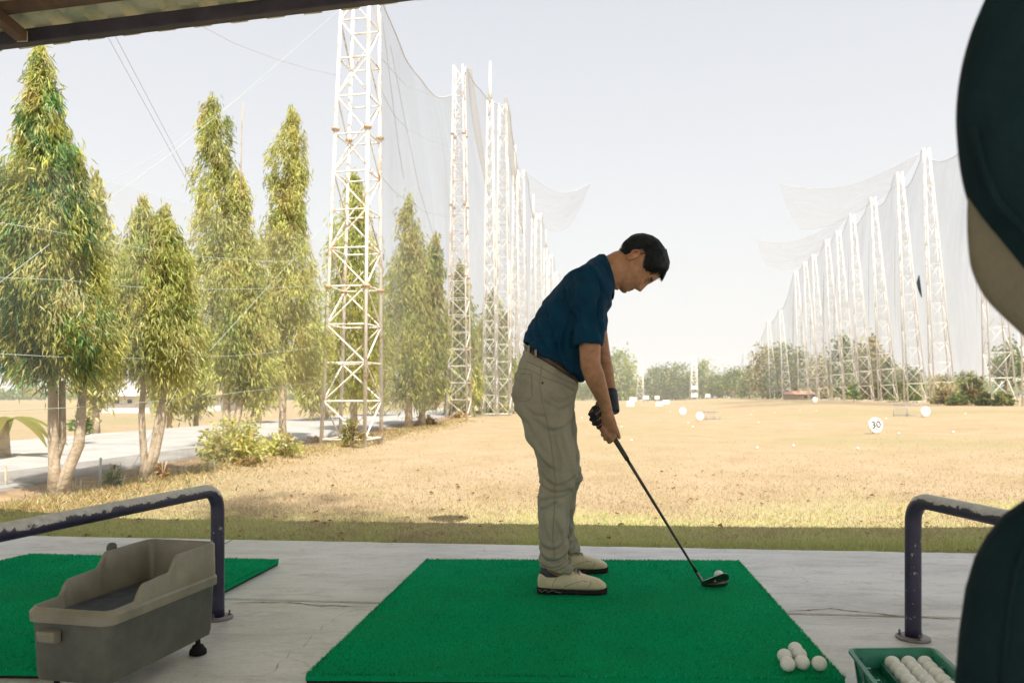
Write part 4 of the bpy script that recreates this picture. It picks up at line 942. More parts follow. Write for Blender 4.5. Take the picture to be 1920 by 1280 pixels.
# ------------------------------------------------------------------ plastic ball trough
def rrect(w0, w1, l0, l1, r, n=10, dens=10):
    """rounded rectangle in (v, u), counter-clockwise, dense on the long sides"""
    pts = []
    cs = [(w1 - r, l0 + r, -90), (w1 - r, l1 - r, 0), (w0 + r, l1 - r, 90), (w0 + r, l0 + r, 180)]
    for k, (cx, cy, a0) in enumerate(cs):
        arc = [(cx + r * math.cos(R(a0 + 90 * t / n)), cy + r * math.sin(R(a0 + 90 * t / n))) for t in range(n + 1)]
        pts += arc
        nx = cs[(k + 1) % 4]; s = (nx[0] + r * math.cos(R(nx[2])), nx[1] + r * math.sin(R(nx[2])))
        for t in range(1, dens): pts.append((arc[-1][0] + (s[0] - arc[-1][0]) * t / dens, arc[-1][1] + (s[1] - arc[-1][1]) * t / dens))
    return pts
def trough():
    BR, FR = Vector((-.955, 2.50, 0)), Vector((-1.062, 2.015, 0)); ul = (FR - BR); L = ul.length; u = ul / L; v = Vector((-u.y, u.x, 0)) * 1.0
    if v.x > 0: v = -v
    Wd = .262; root = empty('ball_trough', BR + ul * .5 + v * Wd / 2, 'grey taupe plastic ball trough with stepped sides standing beside the left rail', 'trough')
    X = lambda pv, pu, z: BR + v * pv + u * pu + Vector((0, 0, z))
    hx, hy = [0, .42, .435, .488, .50, .72, .735, .78, .79, 1], [.356, .354, .349, .312, .309, .303, .299, .264, .261, .259]
    h = lambda pu: float(np.interp(pu / L, hx, hy))
    D = 60
    def ring(ins, zf, bulge=0): return [X(a, b, zf(b) if callable(zf) else zf) for a, b in rrect(ins, Wd - ins, ins, L - ins, max(.008, .034 - ins), 8, D)]
    mb = MB(); mb.loft([ring(.026, .056), ring(.018, .060), ring(.014, .075), ring(.006, .222)]); o = mb.build('bin', M_bin, root, angle=40)
    mb = MB(); t = .013
    mb.loft([ring(.004, .219), ring(-.004, .222), ring(-.005, .246), ring(.000, .252), ring(.002, lambda b: h(b) - .006), ring(.006, h), ring(.010, h), ring(.014, lambda b: h(b) - .006), ring(.022, .219), ring(.026, .215)], cap=False)
    mb.build('hopper', M_rim, root, angle=35)
    mb = MB(); mb.loft([ring(.02, .2245), ring(.026, .229)]); mb.build('lining', M_lining, root, angle=30)
    c = X(.07, L + .012, .185); mb = MB()
    mb.loft([[X(a, b, z) for a, b in rrect(.150, .205, L - .008, L + e, .008, 4, 3)] for z, e in ((.172, .016), (.178, .024), (.198, .028), (.204, .024))]); mb.build('handle', M_rim, root, angle=35)
    for pv in (.045, Wd - .045):
        for pu in (.05, L - .06):
            p = X(pv, pu, 0); m = MB(); m.lathe([(.024, .001), (.027, .004), (.026, .016), (.020, .022), (.017, .03), (.008, .034), (.007, .062)], p, 20); m.build('foot', M_rubber, root)
    p = X(Wd - .004, L * .36, h(L * .36) + .004); m = MB(); m.tube([p - v * .006, p + v * .006], .016, 18); m.build('tab', M_bin, root)
trough()

# ------------------------------------------------------------------ green ball tray
def tray():
    BL = Vector((.976, 2.215, 0)); u = Vector((1, .03, 0)).normalized(); v = Vector((-.19, -1, 0)).normalized(); Wd, L = .248, .36
    X = lambda a, b, z: BL + u * a + v * b + Vector((0, 0, z)); root = empty('ball_tray', X(Wd / 2, L / 2, 0), 'green plastic ball tray with a slotted floor beside the mat', 'tray')
    def ring(ins, z): return [X(a, b, z) for a, b in rrect(ins, Wd - ins, ins, L - ins, max(.005, .022 - ins), 5, 4)]
    mb = MB(); mb.loft([ring(.026, .0525), ring(.023, .050), ring(.008, .098), ring(.004, .101), ring(-.006, .100), ring(-.007, .094), ring(.0, .094), ring(.005, .092), ring(.02, .03), ring(.023, .026)], cap=False); mb.build('wall', M_tray, root, angle=35)
    mb = MB(); dv = .088
    mb.add([X(dv, .022, .0515), X(Wd - .022, .022, .0515), X(Wd - .022, L - .022, .0515), X(dv, L - .022, .0515), X(dv, .022, .0475), X(Wd - .022, .022, .0475), X(Wd - .022, L - .022, .0475), X(dv, L - .022, .0475)], [(3, 2, 1, 0), (4, 5, 6, 7), (0, 1, 5, 4), (2, 3, 7, 6), (3, 0, 4, 7), (1, 2, 6, 5)]); mb.build('floor', M_tray, root, smooth=False)
    mb = MB(); mb.loft([[X(dv + a, b, z) for a, z in ((-.003, .03), (.003, .03), (.003, .066), (-.003, .066))] for b in (.022, L - .022)]); mb.build('divider', M_tray, root, smooth=False)
    mb = MB()
    for k in range(8): a = .024 + k * .0085; mb.loft([[X(a + p, b, z) for p, z in ((-.0017, .034), (.0017, .034), (.0017, .038), (-.0017, .038))] for b in (.02, L - .02)])
    for k in range(30): b = .028 + k * .0105; mb.loft([[X(a, b + p, z) for p, z in ((-.0017, .0345), (.0017, .0345), (.0017, .0375), (-.0017, .0375))] for a in (.02, dv)])
    o = mb.build('slotted_floor', M_tray, root, smooth=False); o['kind'] = 'stuff'
    for a in (.03, Wd - .03):
        for b in (.03, .12, .21, L - .03):
            m = MB(); s = -1 if a < .1 else 1; m.loft([[X(a + s * q, b + p, z) for q, p in ((.0, -.006), (.016 + t, -.006), (.016 + t, .006), (.0, .006))] for z, t in ((.0, -.004), (.085, .008))]); m.build('rib', M_tray, root, smooth=False)
    rn = ['back', 'second', 'third', 'fourth', 'fifth', 'sixth']; cn = ['left', 'middle', 'right']
    for r in range(6):
        for c in range(3):
            ball(X(.112 + c * .0465 + random.uniform(-.001, .001), .052 + r * .0475 + c * .001, .0515 + .0215), f'golf ball in the green tray, {rn[r]} row, {cn[c]} column', 'golf balls lined up in the tray')
tray()

# ------------------------------------------------------------------ golf bag, close on the right
def golf_bag():
    D0 = .86; cx = (2085 - 960) * D0 / F; root = empty('golf_bag', (cx, D0, 0), 'black golf bag standing close on the right, cut by the picture edge', 'golf bag')
    out = [(1794, 1280), (1800, 1200), (1813, 1110), (1830, 1052), (1852, 1010), (1884, 968), (1925, 938), (1980, 912), (2060, 900)]
    DY = .42                                           # the bag is flatter front to back than wide
    def sil(px, py): p = W(px, py, D0); r = cx - p.x; return r * .985, p.z
    prof = [(sil(1790, 1280)[0] * .93, .03), (sil(1790, 1280)[0] * .97, .2), (sil(1788, 1280)[0], .40)] + [sil(*q) for q in out]
    n = 40; mb = MB()
    mb.loft([[(cx + r * math.cos(a), D0 + r * DY * math.sin(a), z) for a in np.linspace(0, 2 * math.pi, n, endpoint=False)] for r, z in prof]); mb.build('body', M_bag, root)
    for a in (math.pi + .55, math.pi + 1.3):
        m = MB(); m.tube([(cx + r * 1.004 * math.cos(a), D0 + r * DY * 1.004 * math.sin(a), z) for r, z in prof[2:-1]], .0035, 8, cap='round'); m.build('piping', M_bag, root)
    m = MB(); m.loft([[(cx + .03 + s * .09 * k, D0 - .10 - .022 * k2, z) for s, z in ((-1, .16), (1, .16), (1, .44), (-1, .44))] for k, k2 in ((1, 0), (.92, 1))]); bevel(m.build('pocket', M_bag, root, smooth=False), .012, 3)
    m = MB(); m.lathe([(.12, 0), (.125, .01), (.12, .035)], (cx, D0, 0), 32); m.build('base', M_rubber, root)
    D1 = .86; club = empty('covered_driver', (cx, D0, .6), 'driver in a black head cover with olive underside, standing in the golf bag', 'golf club')
    m = MB(); m.tube([(cx, D0, .5), W(2010, 660, D1)], .008, 10); m.build('shaft', M_steel, club)
    top = [(1960, -190), (1905, -130), (1868, -60), (1841, 0), (1816, 60), (1798, 130), (1790, 200), (1792, 262), (1800, 330), (1816, 390), (1850, 447), (1892, 507), (1985, 625)]
    rt_ = [(2040, -190), (2100, -130), (2135, -60), (2150, 0), (2160, 60), (2165, 130), (2165, 200), (2160, 262), (2150, 330), (2135, 400), (2115, 470), (2085, 548), (2060, 610)]
    def lobe(L_, R_, dy, name, mat, sc):
        mm = MB(); rings = []
        def ch(P):
            for _ in range(2): P = [P[0]] + [q for a, b in zip(P[:-1], P[1:]) for q in ((a[0] * .75 + b[0] * .25, a[1] * .75 + b[1] * .25), (a[0] * .25 + b[0] * .75, a[1] * .25 + b[1] * .75))] + [P[-1]]
            return P
        L_, R_ = ch([(x + 7, y) for x, y in L_]), ch(R_)
        for (ax, ay), (bx, by) in zip(L_, R_):
            a, b = W(ax, ay, D1), W(bx, by, D1); c = (a + b) / 2; h = (b - a) / 2; r = h.length
            rings.append([c + h * math.cos(t) + Vector((0, dy + r * sc * math.sin(t), 0)) for t in np.linspace(0, 2 * math.pi, 32, endpoint=False)])
        mm.loft(rings); return mm.build(name, mat, club)
    lobe(top, rt_, 0, 'head_cover', M_bag, .45)
    low = [(1880, 240), (1840, 270), (1812, 320), (1805, 365), (1804, 420), (1807, 470), (1812, 505), (1830, 545), (1850, 572), (1882, 602), (1922, 640), (1965, 690)]
    lw = [(2090, 240), (2120, 270), (2140, 315), (2138, 350), (2130, 400), (2120, 450), (2110, 490), (2095, 530), (2085, 560), (2075, 592), (2065, 632), (2055, 690)]
    lobe([(x + 6, y) for x, y in low], lw, .004, 'cover_lining', M_bagtrim, .20)
    m = MB(); m.tube([W(px, py, D1) + Vector((0, -.022 - .0003 * (px - 1790), 0)) for px, py in ((1800, 262), (1812, 325), (1832, 392), (1868, 450), (1925, 530))], .004, 8, cap='round'); m.build('seam', M_bag, club)
golf_bag()

# ------------------------------------------------------------------ golf club
GA, GB = W(1114, 760, 3.27), W(1319, 1093, 3.205)
ga = (GB - GA).normalized()
def club():
    root = empty('golf_club', onmat(1340, 1100, .0), 'dark steel iron golf club held by the golfer, head on the mat', 'golf club')
    L = (GB - GA).length
    m = MB(); P = [GA + ga * t for t in np.linspace(0, .27, 10)]; m.tube(P, [.0135] + list(np.linspace(.0132, .0098, 9)), 14); m.build('grip', M_grip, root)
    m = MB(); m.tube([GA + ga * t for t in np.linspace(.268, L - .06, 14)], list(np.linspace(.0072, .0050, 14)), 12); m.build('shaft', MATS['shaft_steel'], root)
    m = MB(); m.tube([GA + ga * (L - .075), GA + ga * (L - .05)], [.0058, .0072], 12); m.build('ferrule', M_rubber, root)
    # iron head: hosel curving into a blade that runs to the toe
    h0 = GA + ga * (L - .052); hx = GA + ga * (L - .008)
    st = []  # (x, z_low, z_high, y, thickness)
    x0 = hx.x
    m = MB(); m.tube([h0, hx, hx + Vector((.008, 0, -.010))], [.0072, .0074, .009], 14, cap='round'); m.build('hosel', M_steel, root)
    rings = []
    for dx, zl, zh, th in ((-.004, .036, .050, .008), (.004, .033, .056, .012), (.016, .0315, .062, .016), (.034, .031, .071, .018), (.052, .031, .079, .018), (.068, .0318, .085, .017), (.080, .036, .083, .014), (.087, .044, .076, .010), (.090, .052, .068, .005)):
        dx *= 1.22; zh = zl + (zh - zl) * 1.18; X_ = x0 + dx; yb = hx.y - .006; zm = (zl + zh) / 2
        lean = lambda z: (z - zl) * -.38          # loft leans the face back towards the camera
        prof = [(yb + .010, zl + .002), (yb + .010 - th * .5, zl - .0005), (yb + .010 - th, zl + .003), (yb + .008 - th * .95, zl + (zh - zl) * .30), (yb + .008 - th * .45, zl + (zh - zl) * .42), (yb + .008 - th * .42, zl + (zh - zl) * .85), (yb + .008 - th * .38, zh), (yb + .010, zh)]
        rings.append([(X_, y + lean(z), z) for y, z in prof])
    m = MB(); m.loft(rings); m.build('head', M_steel, root, angle=35)
    c = Vector((x0 + .046, hx.y - .022, .060)); m = MB(); m.lathe([(.0055, -.001), (.006, 0), (.0055, .001)], (0, 0, 0), 16); mm = m.mesh('badge', M_steel); mm.transform(Matrix.Translation(c - root.location) @ Matrix.Rotation(R(70), 4, 'X')); link(bpy.data.objects.new('badge', mm), root)
plain('shaft_steel', (.045, .04, .035), (.09, .08, .065), 30, .28, metal=.9)
club()

# ------------------------------------------------------------------ the golfer
PB = Vector((.235, 3.29, MZ))
person = empty('person', PB, 'golfer in a navy polo shirt and khaki trousers bending over the ball with an iron', 'person')
def ell(c, h, v, n=28, pw=1.0):
    c, h, v = Vector(c), Vector(h), Vector(v); o = []
    for k in range(n):
        a = 2 * math.pi * k / n; ca, sa = math.cos(a), math.sin(a)
        o.append(c + h * math.copysign(abs(ca) ** pw, ca) + v * math.copysign(abs(sa) ** pw, sa))
    return o
DM = 3.29
def trunk_ring(b, f, hw, D=DM, grow=0, pw=.88):
    p, q = W(*b, D), W(*f, D); c = (p + q) / 2; h = (q - p) / 2; h = h * (1 + grow / h.length); return ell(c, h, (0, hw + grow, 0), 36, pw)
def leg_ring(py, xb, xf, D, hd, grow=0, tilt=0):
    p, q = W(xb, py + tilt / 2, D), W(xf, py - tilt / 2, D); c = (p + q) / 2; h = (q - p) / 2; h = h * (1 + grow / h.length); return ell(c, h, (0, hd + grow, 0), 28, .92)
TORSO = [((981, 643), (1090, 713), .172), ((987, 628), (1098, 694), .180), ((999, 601), (1110, 668), .182), ((1017, 565), (1124, 634), .188), ((1037, 540), (1135, 606), .198), ((1062, 515), (1142, 586), .205), ((1089, 498), (1147, 568), .185), ((1112, 486), (1150, 554), .125), ((1126, 482), (1151, 547), .075)]
PELV = [((984, 655), (1085, 716), .160), ((972, 686), (1081, 736), .168), ((961.5, 718), (1077, 755), .176), ((961.5, 745), (1075, 770), .178), ((968, 770), (1073, 784), .172)]
NL = [(738, 961, 1076, 3.2, .085), (764, 968, 1073, 3.195, .098), (800, 982, 1074, 3.19, .096), (840, 998, 1076.5, 3.18, .088), (875, 1008, 1079.5, 3.17, .080), (905, 1012, 1081, 3.16, .075), (928, 1010.5, 1073, 3.15, .071), (960, 1007, 1067, 3.14, .068), (1000, 1007.5, 1064, 3.13, .066), (1040, 1009.5, 1067, 3.12, .068), (1064, 1010, 1073, 3.12, .071)]
FL = [(738, 968, 1073, 3.38, .085), (764, 978, 1075, 3.385, .096), (800, 990, 1079, 3.395, .092), (840, 1004, 1085, 3.41, .084), (875, 1014, 1088.5, 3.42, .077), (898, 1017, 1089, 3.43, .073), (925, 1018, 1081, 3.44, .068), (960, 1018, 1077, 3.45, .065), (990, 1019, 1078, 3.46, .064), (1012, 1022, 1083, 3.46, .066), (1026, 1023, 1087, 3.46, .068)]
N_ARM = [((1098, 532, 3.20), .040), ((1106, 575, 3.11), .043), ((1107, 620, 3.08), .044), ((1106, 655, 3.07), .0435), ((1107, 684, 3.08), .0415), ((1115, 706, 3.10), .0415), ((1123, 727, 3.135), .0355), ((1131, 748, 3.17), .0285), ((1137, 766, 3.20), .0245)]
F_ARM = [((1104, 532, 3.40), .040), ((1113, 575, 3.49), .043), ((1120, 620, 3.49), .044), ((1127, 660, 3.46), .040), ((1135, 695, 3.42), .036), ((1141, 722, 3.385), .030), ((1146, 746, 3.35), .0255), ((1149, 764, 3.325), .024)]

# head -------------------------------------------------------------
HU, HF = Vector((.90, 0, .436)).normalized(), Vector((.436, 0, -.90)).normalized(); HO = W(1194.6, 500.5, 3.30); HS = .945
def H2W(x, y, z): return HO + (HF * x + Vector((0, 1, 0)) * y + HU * z) * HS
hz_ = [-.118, -.110, -.095, -.080, -.065, -.05, -.03, -.01, .01, .03, .05, .075, .10, .118, .130]
hf_ = [.050, .074, .083, .081, .082, .084, .085, .086, .087, .092, .092, .084, .062, .035, -.02]
hb_ = [0, -.012, -.022, -.04, -.062, -.082, -.098, -.107, -.114, -.118, -.117, -.108, -.088, -.062, -.02]
hw_ = [.020, .035, .047, .055, .061, .066, .069, .072, .075, .077, .077, .071, .056, .036, 0]
def gs(x, m, s): return math.exp(-((x - m) / s) ** 2)
def head_pt(a, z, off=0, feat=True):
    f, b, wd = np.interp(z, hz_, hf_), np.interp(z, hz_, hb_), np.interp(z, hz_, hw_)
    cx = (f + b) / 2; h = (f - b) / 2; ca, sa = math.cos(a), math.sin(a)
    x = cx + h * math.copysign(abs(ca) ** .86, ca); y = wd * math.copysign(abs(sa) ** .86, sa)
    if feat and ca > 0:
        ya = abs(y)
        nose = gs(y, 0, .0095 + .006 * gs(z, -.036, .014)) * (np.interp(z, [-.052, -.046, -.036, -.02, .0, .018, .03], [0, .012, .027, .020, .012, .004, 0]))
        wing = .007 * gs(ya, .0165, .006) * gs(z, -.038, .009)
        eye = -.013 * gs(ya, .030, .014) * gs(z, .004, .013) + .006 * gs(ya, .031, .011) * gs(z, .001, .008)
        brow = .006 * gs(ya, .028, .022) * gs(z, .024, .009)
        lip = .0065 * gs(y, 0, .021) * (gs(z, -.0655, .0055) + gs(z, -.079, .006) * .9) - .003 * gs(y, 0, .02) * gs(z, -.0722, .003)
        chin = .005 * gs(y, 0, .018) * gs(z, -.103, .012) - .004 * gs(y, 0, .02) * gs(z, -.089, .006)
        cheek = .005 * gs(ya, .045, .018) * gs(z, -.028, .018) - .003 * gs(ya, .04, .012) * gs(z, -.06, .015)
        x += nose + wing + eye + brow + lip + chin + cheek
    if off:
        n_ = Vector((x - cx, y * 1.2, (z - .02) * .9)); n_.normalize(); x += n_.x * off; y += n_.y * off; z += n_.z * off
    return x, y, z
def head_rings(n=72, m=64):
    zs = -.118 + .248 * (1 - np.cos(np.linspace(.06, math.pi - .05, m))) / 2
    return [[H2W(*head_pt(2 * math.pi * k / n, z)) for k in range(n)] for z in zs]
def ear_mb(mb, side):
    E = Vector((-.046, side * .076, -.010))
    ring = []
    for k in range(15):                               # helix rim
        t = k / 14; a = R(-120 + 300 * t); rx, rz = .017, .029
        ring.append(H2W(*(E + Vector((-.003 + rx * math.cos(a) * (1.0 if math.sin(a) > 0 else .75) - .004 * math.sin(a), side * (.006 + .006 * math.sin(math.pi * t)), rz * math.sin(a))))))
    mb.tube(ring, [.0036 + .0012 * math.sin(math.pi * k / 14) for k in range(15)], 8, cap='round')
    mb.tube([H2W(*(E + Vector((.004, side * .0, .022)))), H2W(*(E + Vector((.0, side * .003, 0)))), H2W(*(E + Vector((.006, side * .002, -.022))))], [.010, .013, .008], 10, cap='round')
    mb.tube([H2W(*(E + Vector((-.004, side * .007, .012)))), H2W(*(E + Vector((-.009, side * .008, -.004)))), H2W(*(E + Vector((0, side * .007, -.016))))], [.003, .0035, .003], 8, cap='round')
# hands ------------------------------------------------------------
gn = Vector((-ga.z, 0, ga.x)).normalized(); gn = gn if gn.x > 0 else -gn       # "over" the grip, away from the legs
gc = Vector((0, -1, 0))
def onaxis(t): return GA + ga * t
T_R = (W(1146, 802, 3.25) - GA).dot(ga)
def hand(mb, t0, side, wrist, scale=1.0):
    """hand closed on the grip: side=-1 palm on the camera side (right hand), +1 palm on the far side"""
    s = gc * (1 if side < 0 else -1); K = lambda a, u, w_: onaxis(t0 + a * scale) + gn * u * scale + s * w_ * scale
    kn = [(.036, -.004, .036, .0100, 1.0), (.016, -.010, .039, .0102, 1.05), (-.004, -.012, .037, .0098, 1.0), (-.023, -.010, .032, .0088, .85)]
    for a, u, w_, r, l in kn:                       # index .. little finger: knuckle, wraps under the grip and back up the other side
        mb.tube([K(a - .004, u + .008, w_ - .006), K(a + .004, u - .010, w_ - .002), K(a + .008, u - .024 * l, w_ - .018), K(a + .009, -.026 * l, -.004), K(a + .008, -.016, -.020), K(a + .006, .002, -.023), K(a + .004, .010, -.018)],
                [r * 1.1, r * 1.12, r, r * .98, r * .92, r * .86, r * .76], 10, cap='round')
    # thumb along the top
    mb.tube([K(-.030, .020, .026), K(-.006, .027, .021), K(.018, .025, .012), (K(.040, .021, .004)), K(.052, .019, .001)], [.0135, .0125, .0108, .0102, .0082], 10, cap='round')
    # back of the hand: loft from the wrist to the knuckles
    wr = Vector(wrist); kc = (K(.036, .004, .030) + K(-.023, -.002, .028)) / 2; rows = []
    ax = (kc - wr).normalized(); wid = (K(.036, 0, .03) - K(-.023, 0, .03)); wid = (wid - ax * wid.dot(ax)).normalized(); th = ax.cross(wid).normalized()
    for t, w1, h1 in ((-.12, .022, .020), (.1, .024, .020), (.35, .031, .020), (.65, .037, .0195), (.9, .0385, .017), (1.08, .035, .012)):
        c = wr.lerp(kc, t) + (onaxis(t0) - kc) * .12 * t; rows.append(ell(c, wid * w1 * scale, th * h1 * scale, 16, .85))
    mb.loft(rows)
    mb.tube([wr.lerp(kc, .25), K(-.032, .016, .024), K(-.010, .020, .020)], [.017, .017, .014], 10, cap='round')
    for a, u, w_, r, l in kn: mb.tube([wr.lerp(K(a, u, w_), .45), K(a - .003, u + .006, w_ - .003)], [.008, .0098], 8, cap='round')

def person_body():
    mb = MB(); rc = rng
    mb.loft([trunk_ring(b, f, hw - .028, grow=-.0) if False else ell((W(*b, DM) + W(*f, DM)) / 2, (W(*f, DM) - W(*b, DM)) / 2 * .76, (0, hw * .80, 0), 30) for b, f, hw in PELV[::-1][:-1] + TORSO])
    for LG in (NL, FL):
        mb.loft([leg_ring(py, xb, xf, D, hd, -.022) for py, xb, xf, D, hd in LG] + [leg_ring(1078 if LG is NL else 1046, LG[-1][1] + 18, LG[-1][2] - 16, LG[-1][3], .032)])
    for A in (N_ARM, F_ARM): mb.tube([W(*p) for p, r in A], [r for p, r in A], 18, cap='round')
    # neck
    nk = [((1112, 492), (1143, 560), .066), ((1126, 483), (1149, 546), .060), ((1138, 479), (1153, 543), .0575), ((1151, 472), (1164, 541), .058), ((1166, 468), (1178, 535), .056)]
    mb.loft([trunk_ring(b, f, hw, 3.295, 0, 1) for b, f, hw in nk])
    mb.tube([W(1143, 500, 3.24), W(1152, 520, 3.255), W(1157, 541, 3.275)], [.012, .012, .008], 8, cap='round')
    mb.loft(head_rings())
    for s in (-1, 1): ear_mb(mb, s)
    wr = W(1137, 766, 3.20); hand(mb, T_R, -1, wr)
    wl = W(1149.5, 764, 3.325); hand(mb, T_R - .078, 1, wl)
    me = remeshed(mb, .0031, 3, .5); me.transform(Matrix.Translation(-PB)); me.name = 'body'
    # skin colour: brows, lips and eyelid line are darker; stubble on the jaw
    n = len(me.vertices); co = np.empty(n * 3, np.float32); me.vertices.foreach_get('co', co); co = co.reshape(-1, 3) + np.array(PB)
    d = (co - np.array(HO)) / HS; X_, Y_, Z_ = d @ np.array(HF), d[:, 1], d @ np.array(HU)
    col = np.tile(np.array([.40, .195, .112]), (n, 1))
    inhead = (Z_ > -.14) & (Z_ < .2) & (X_ > -.15) & (np.abs(Y_) < .12)
    def blend(mask, c): nonlocal col; mask = np.clip(mask, 0, 1)[:, None]; col = col * (1 - mask) + np.array(c) * mask
    g = lambda v, m, s: np.exp(-((v - m) / s) ** 2)
    ya = np.abs(Y_)
    front = inhead & (X_ > .03)
    blend(front * g(Z_, .026 + .004 * (ya < .02), .0055) * (ya > .012) * (ya < .05), (.006, .005, .004))
    blend(front * g(Z_, -.002, .0026) * (ya > .016) * (ya < .044), (.015, .01, .008))
    blend(front * (g(Z_, -.066, .0045) + g(Z_, -.079, .005)) * (ya < .022) * .6, (.24, .085, .06))
    blend(front * g(Z_, -.0722, .0022) * (ya < .024), (.05, .02, .015))
    blend(front * (Z_ < -.05) * (ya < .05) * .22, (.12, .08, .06))
    blend(inhead * g(X_, -.046, .02) * g(Z_, -.01, .03) * (ya > .07) * .5, (.42, .17, .10))
    ca = me.color_attributes.new('Col', 'FLOAT_COLOR', 'POINT'); ca.data.foreach_set('color', np.concatenate([col, np.ones((n, 1))], 1).astype(np.float32).ravel())
    me.materials.clear(); me.materials.append(M_skin)
    o = bpy.data.objects.new('body', me); link(o, person); return o
person_body()

# clothes ----------------------------------------------------------
def fold_field(curves, D):
    segs = []
    for pts, amp, wd in curves:
        P = [W(x, y, D) for x, y in pts]; P = [(p.x, p.z) for p in P]
        # smooth the polyline
        Q = []
        for i in range(len(P) - 1):
            p0, p1, p2, p3 = P[max(i - 1, 0)], P[i], P[i + 1], P[min(i + 2, len(P) - 1)]
            for t in np.linspace(0, 1, 6)[:-1]:
                Q.append(tuple(.5 * (2 * b + (c - a) * t + (2 * a - 5 * b + 4 * c - d) * t * t + (3 * b - a - 3 * c + d) * t ** 3) for a, b, c, d in zip(p0, p1, p2, p3)))
        Q.append(P[-1]); segs.append((np.array(Q), amp, wd))
    def f(x, z):
        s = 0
        for Q, amp, wd in segs:
            d2 = (Q[:, 0] - x) ** 2 + (Q[:, 1] - z) ** 2; i = int(d2.argmin())
            if d2[i] > (5 * wd) ** 2: continue
            j = min(max(i, 1), len(Q) - 2); t = Q[j + 1] - Q[j - 1]; t = t / (np.hypot(*t) + 1e-9)
            d = (x - Q[i, 0]) * -t[1] + (z - Q[i, 1]) * t[0]; along = abs((x - Q[i, 0]) * t[0] + (z - Q[i, 1]) * t[1])
            e = math.sin(math.pi * min(1, max(0, (i + .6) / (len(Q) + .2)))) ** .5 * math.exp(-(along / (1.5 * wd)) ** 2)
            s += amp * e * (math.exp(-((d - .9 * wd) / wd) ** 2) - 1.15 * math.exp(-((d + .7 * wd) / (.65 * wd)) ** 2))
        return s
    return f
def displace(me, fn):
    n = len(me.vertices); co = np.empty(n * 3, np.float32); no = np.empty(n * 3, np.float32)
    me.vertices.foreach_get('co', co); me.vertex_normals.foreach_get('vector', no); co = co.reshape(-1, 3); no = no.reshape(-1, 3)
    d = np.array([fn(p, q) for p, q in zip(co, no)], np.float32)
    me.vertices.foreach_set('co', (co + no * d[:, None]).ravel()); me.update()
def trousers():
    mb = MB()
    mb.loft([trunk_ring(b, f, hw) for b, f, hw in PELV])
    for LG in (NL, FL):
        rg = [leg_ring(*q) for q in LG[:-1]] + [leg_ring(*LG[-1], tilt=-11)]
        py, xb, xf, D, hd = LG[-1]
        rg.append(leg_ring(py + 4, xb, xf, D, hd, 0, -14)); rg.append(leg_ring(py + 3, xb, xf, D, hd, -.009, -12)); rg.append(leg_ring(py - 22, xb, xf, D, hd, -.013, -8))
        mb.loft(rg)
    me = remeshed(mb, .0052, 7, .5)
    nz = mnoise.noise
    def fn(p, q):
        x, y, z = p; z0 = z - MZ; far = y > 3.29; o = 7.3 if far else 0
        knee = gs(z0, .44, .09); ank = gs(z0, .13, .12); seat = gs(z0, .72, .10); hip = gs(z0, .86, .05)
        a = z * (34 if not far else 31) + (x - .2) * 16 + 2.2 * nz((x * 9, y * 7, z * 5 + o))          # slanting folds
        f1 = math.sin(a) * .5 + .5 * nz((x * 11 + o, y * 9, z * 26))
        b = z * 60 - (x - .2) * 30 + 2.5 * nz((x * 8, y * 8, z * 9 + 3 + o))
        f2 = math.sin(b)
        f3 = nz((x * 26 + z * 5, y * 22, z * 5 + o))                                                   # long drapes down the leg
        f4 = nz((x * 16 + z * 16, y * 10, z * 12 - x * 12 + o))
        rd = lambda v: 1 - 2 * abs(v) ** .8
        return .013 * knee * (f1 * .5 + .5 * rd(f1)) + .008 * ank * (rd(math.sin(b * .5)) * .55 + .5 * f1) + .009 * f3 + .012 * f4 * (seat + .45) + .004 * hip * math.sin(z * 90 + x * 40)
    C1 = [([(1012, 880), (1035, 903), (1058, 902), (1078, 888)], .010, .008), ([(1010, 902), (1030, 916), (1056, 917), (1079, 908)], .012, .008), ([(1011, 935), (1030, 930), (1055, 926), (1073, 915)], .010, .008), ([(1014, 950), (1030, 944), (1046, 934)], .008, .007),
          ([(1009, 1008), (1025, 1020), (1046, 1018), (1062, 1002)], .010, .009), ([(1010, 1030), (1030, 1042), (1050, 1040), (1066, 1026)], .011, .009), ([(1012, 1052), (1030, 1058), (1052, 1052), (1068, 1040)], .009, .008), ([(1042, 975), (1052, 995), (1056, 1020)], .008, .008), ([(1018, 965), (1024, 990), (1034, 1010)], .007, .008),
          ([(1005, 785), (1030, 803), (1052, 800), (1072, 786)], .008, .010), ([(972, 775), (990, 795), (1012, 830)], .007, .011), ([(1025, 752), (1048, 764), (1072, 757)], .009, .009), ([(1035, 738), (1056, 748), (1076, 741)], .008, .008), ([(1052, 805), (1064, 845), (1072, 885)], .008, .010), ([(1000, 835), (1018, 862), (1044, 880)], .009, .010), ([(985, 760), (1004, 775), (1028, 776)], .007, .010), ([(1040, 820), (1050, 850), (1050, 880)], .006, .010)]
    C2 = [(([(x + 14, y - 12) for x, y in c]), a, w_) for c, a, w_ in C1[:9]]
    C1 = [(c, a * (.62 if c[0][1] > 870 else .9), w_ * 1.05) for c, a, w_ in C1]; C2 = [(c, a * .62, w_) for c, a, w_ in C2]
    f_n, f_f = fold_field(C1, 3.13), fold_field(C2, 3.45)
    displace(me, lambda p, q: fn(p, q) + (f_n(p[0], p[2]) if p[1] < 3.28 else f_f(p[0], p[2])))
    me.transform(Matrix.Translation(-PB)); me.materials.clear(); me.materials.append(M_trouser); me.name = 'trousers'
    o = bpy.data.objects.new('trousers', me); link(o, person)
    bv = BVHTree.FromPolygons([v.co + PB for v in me.vertices], [tuple(p.vertices) for p in me.polygons])
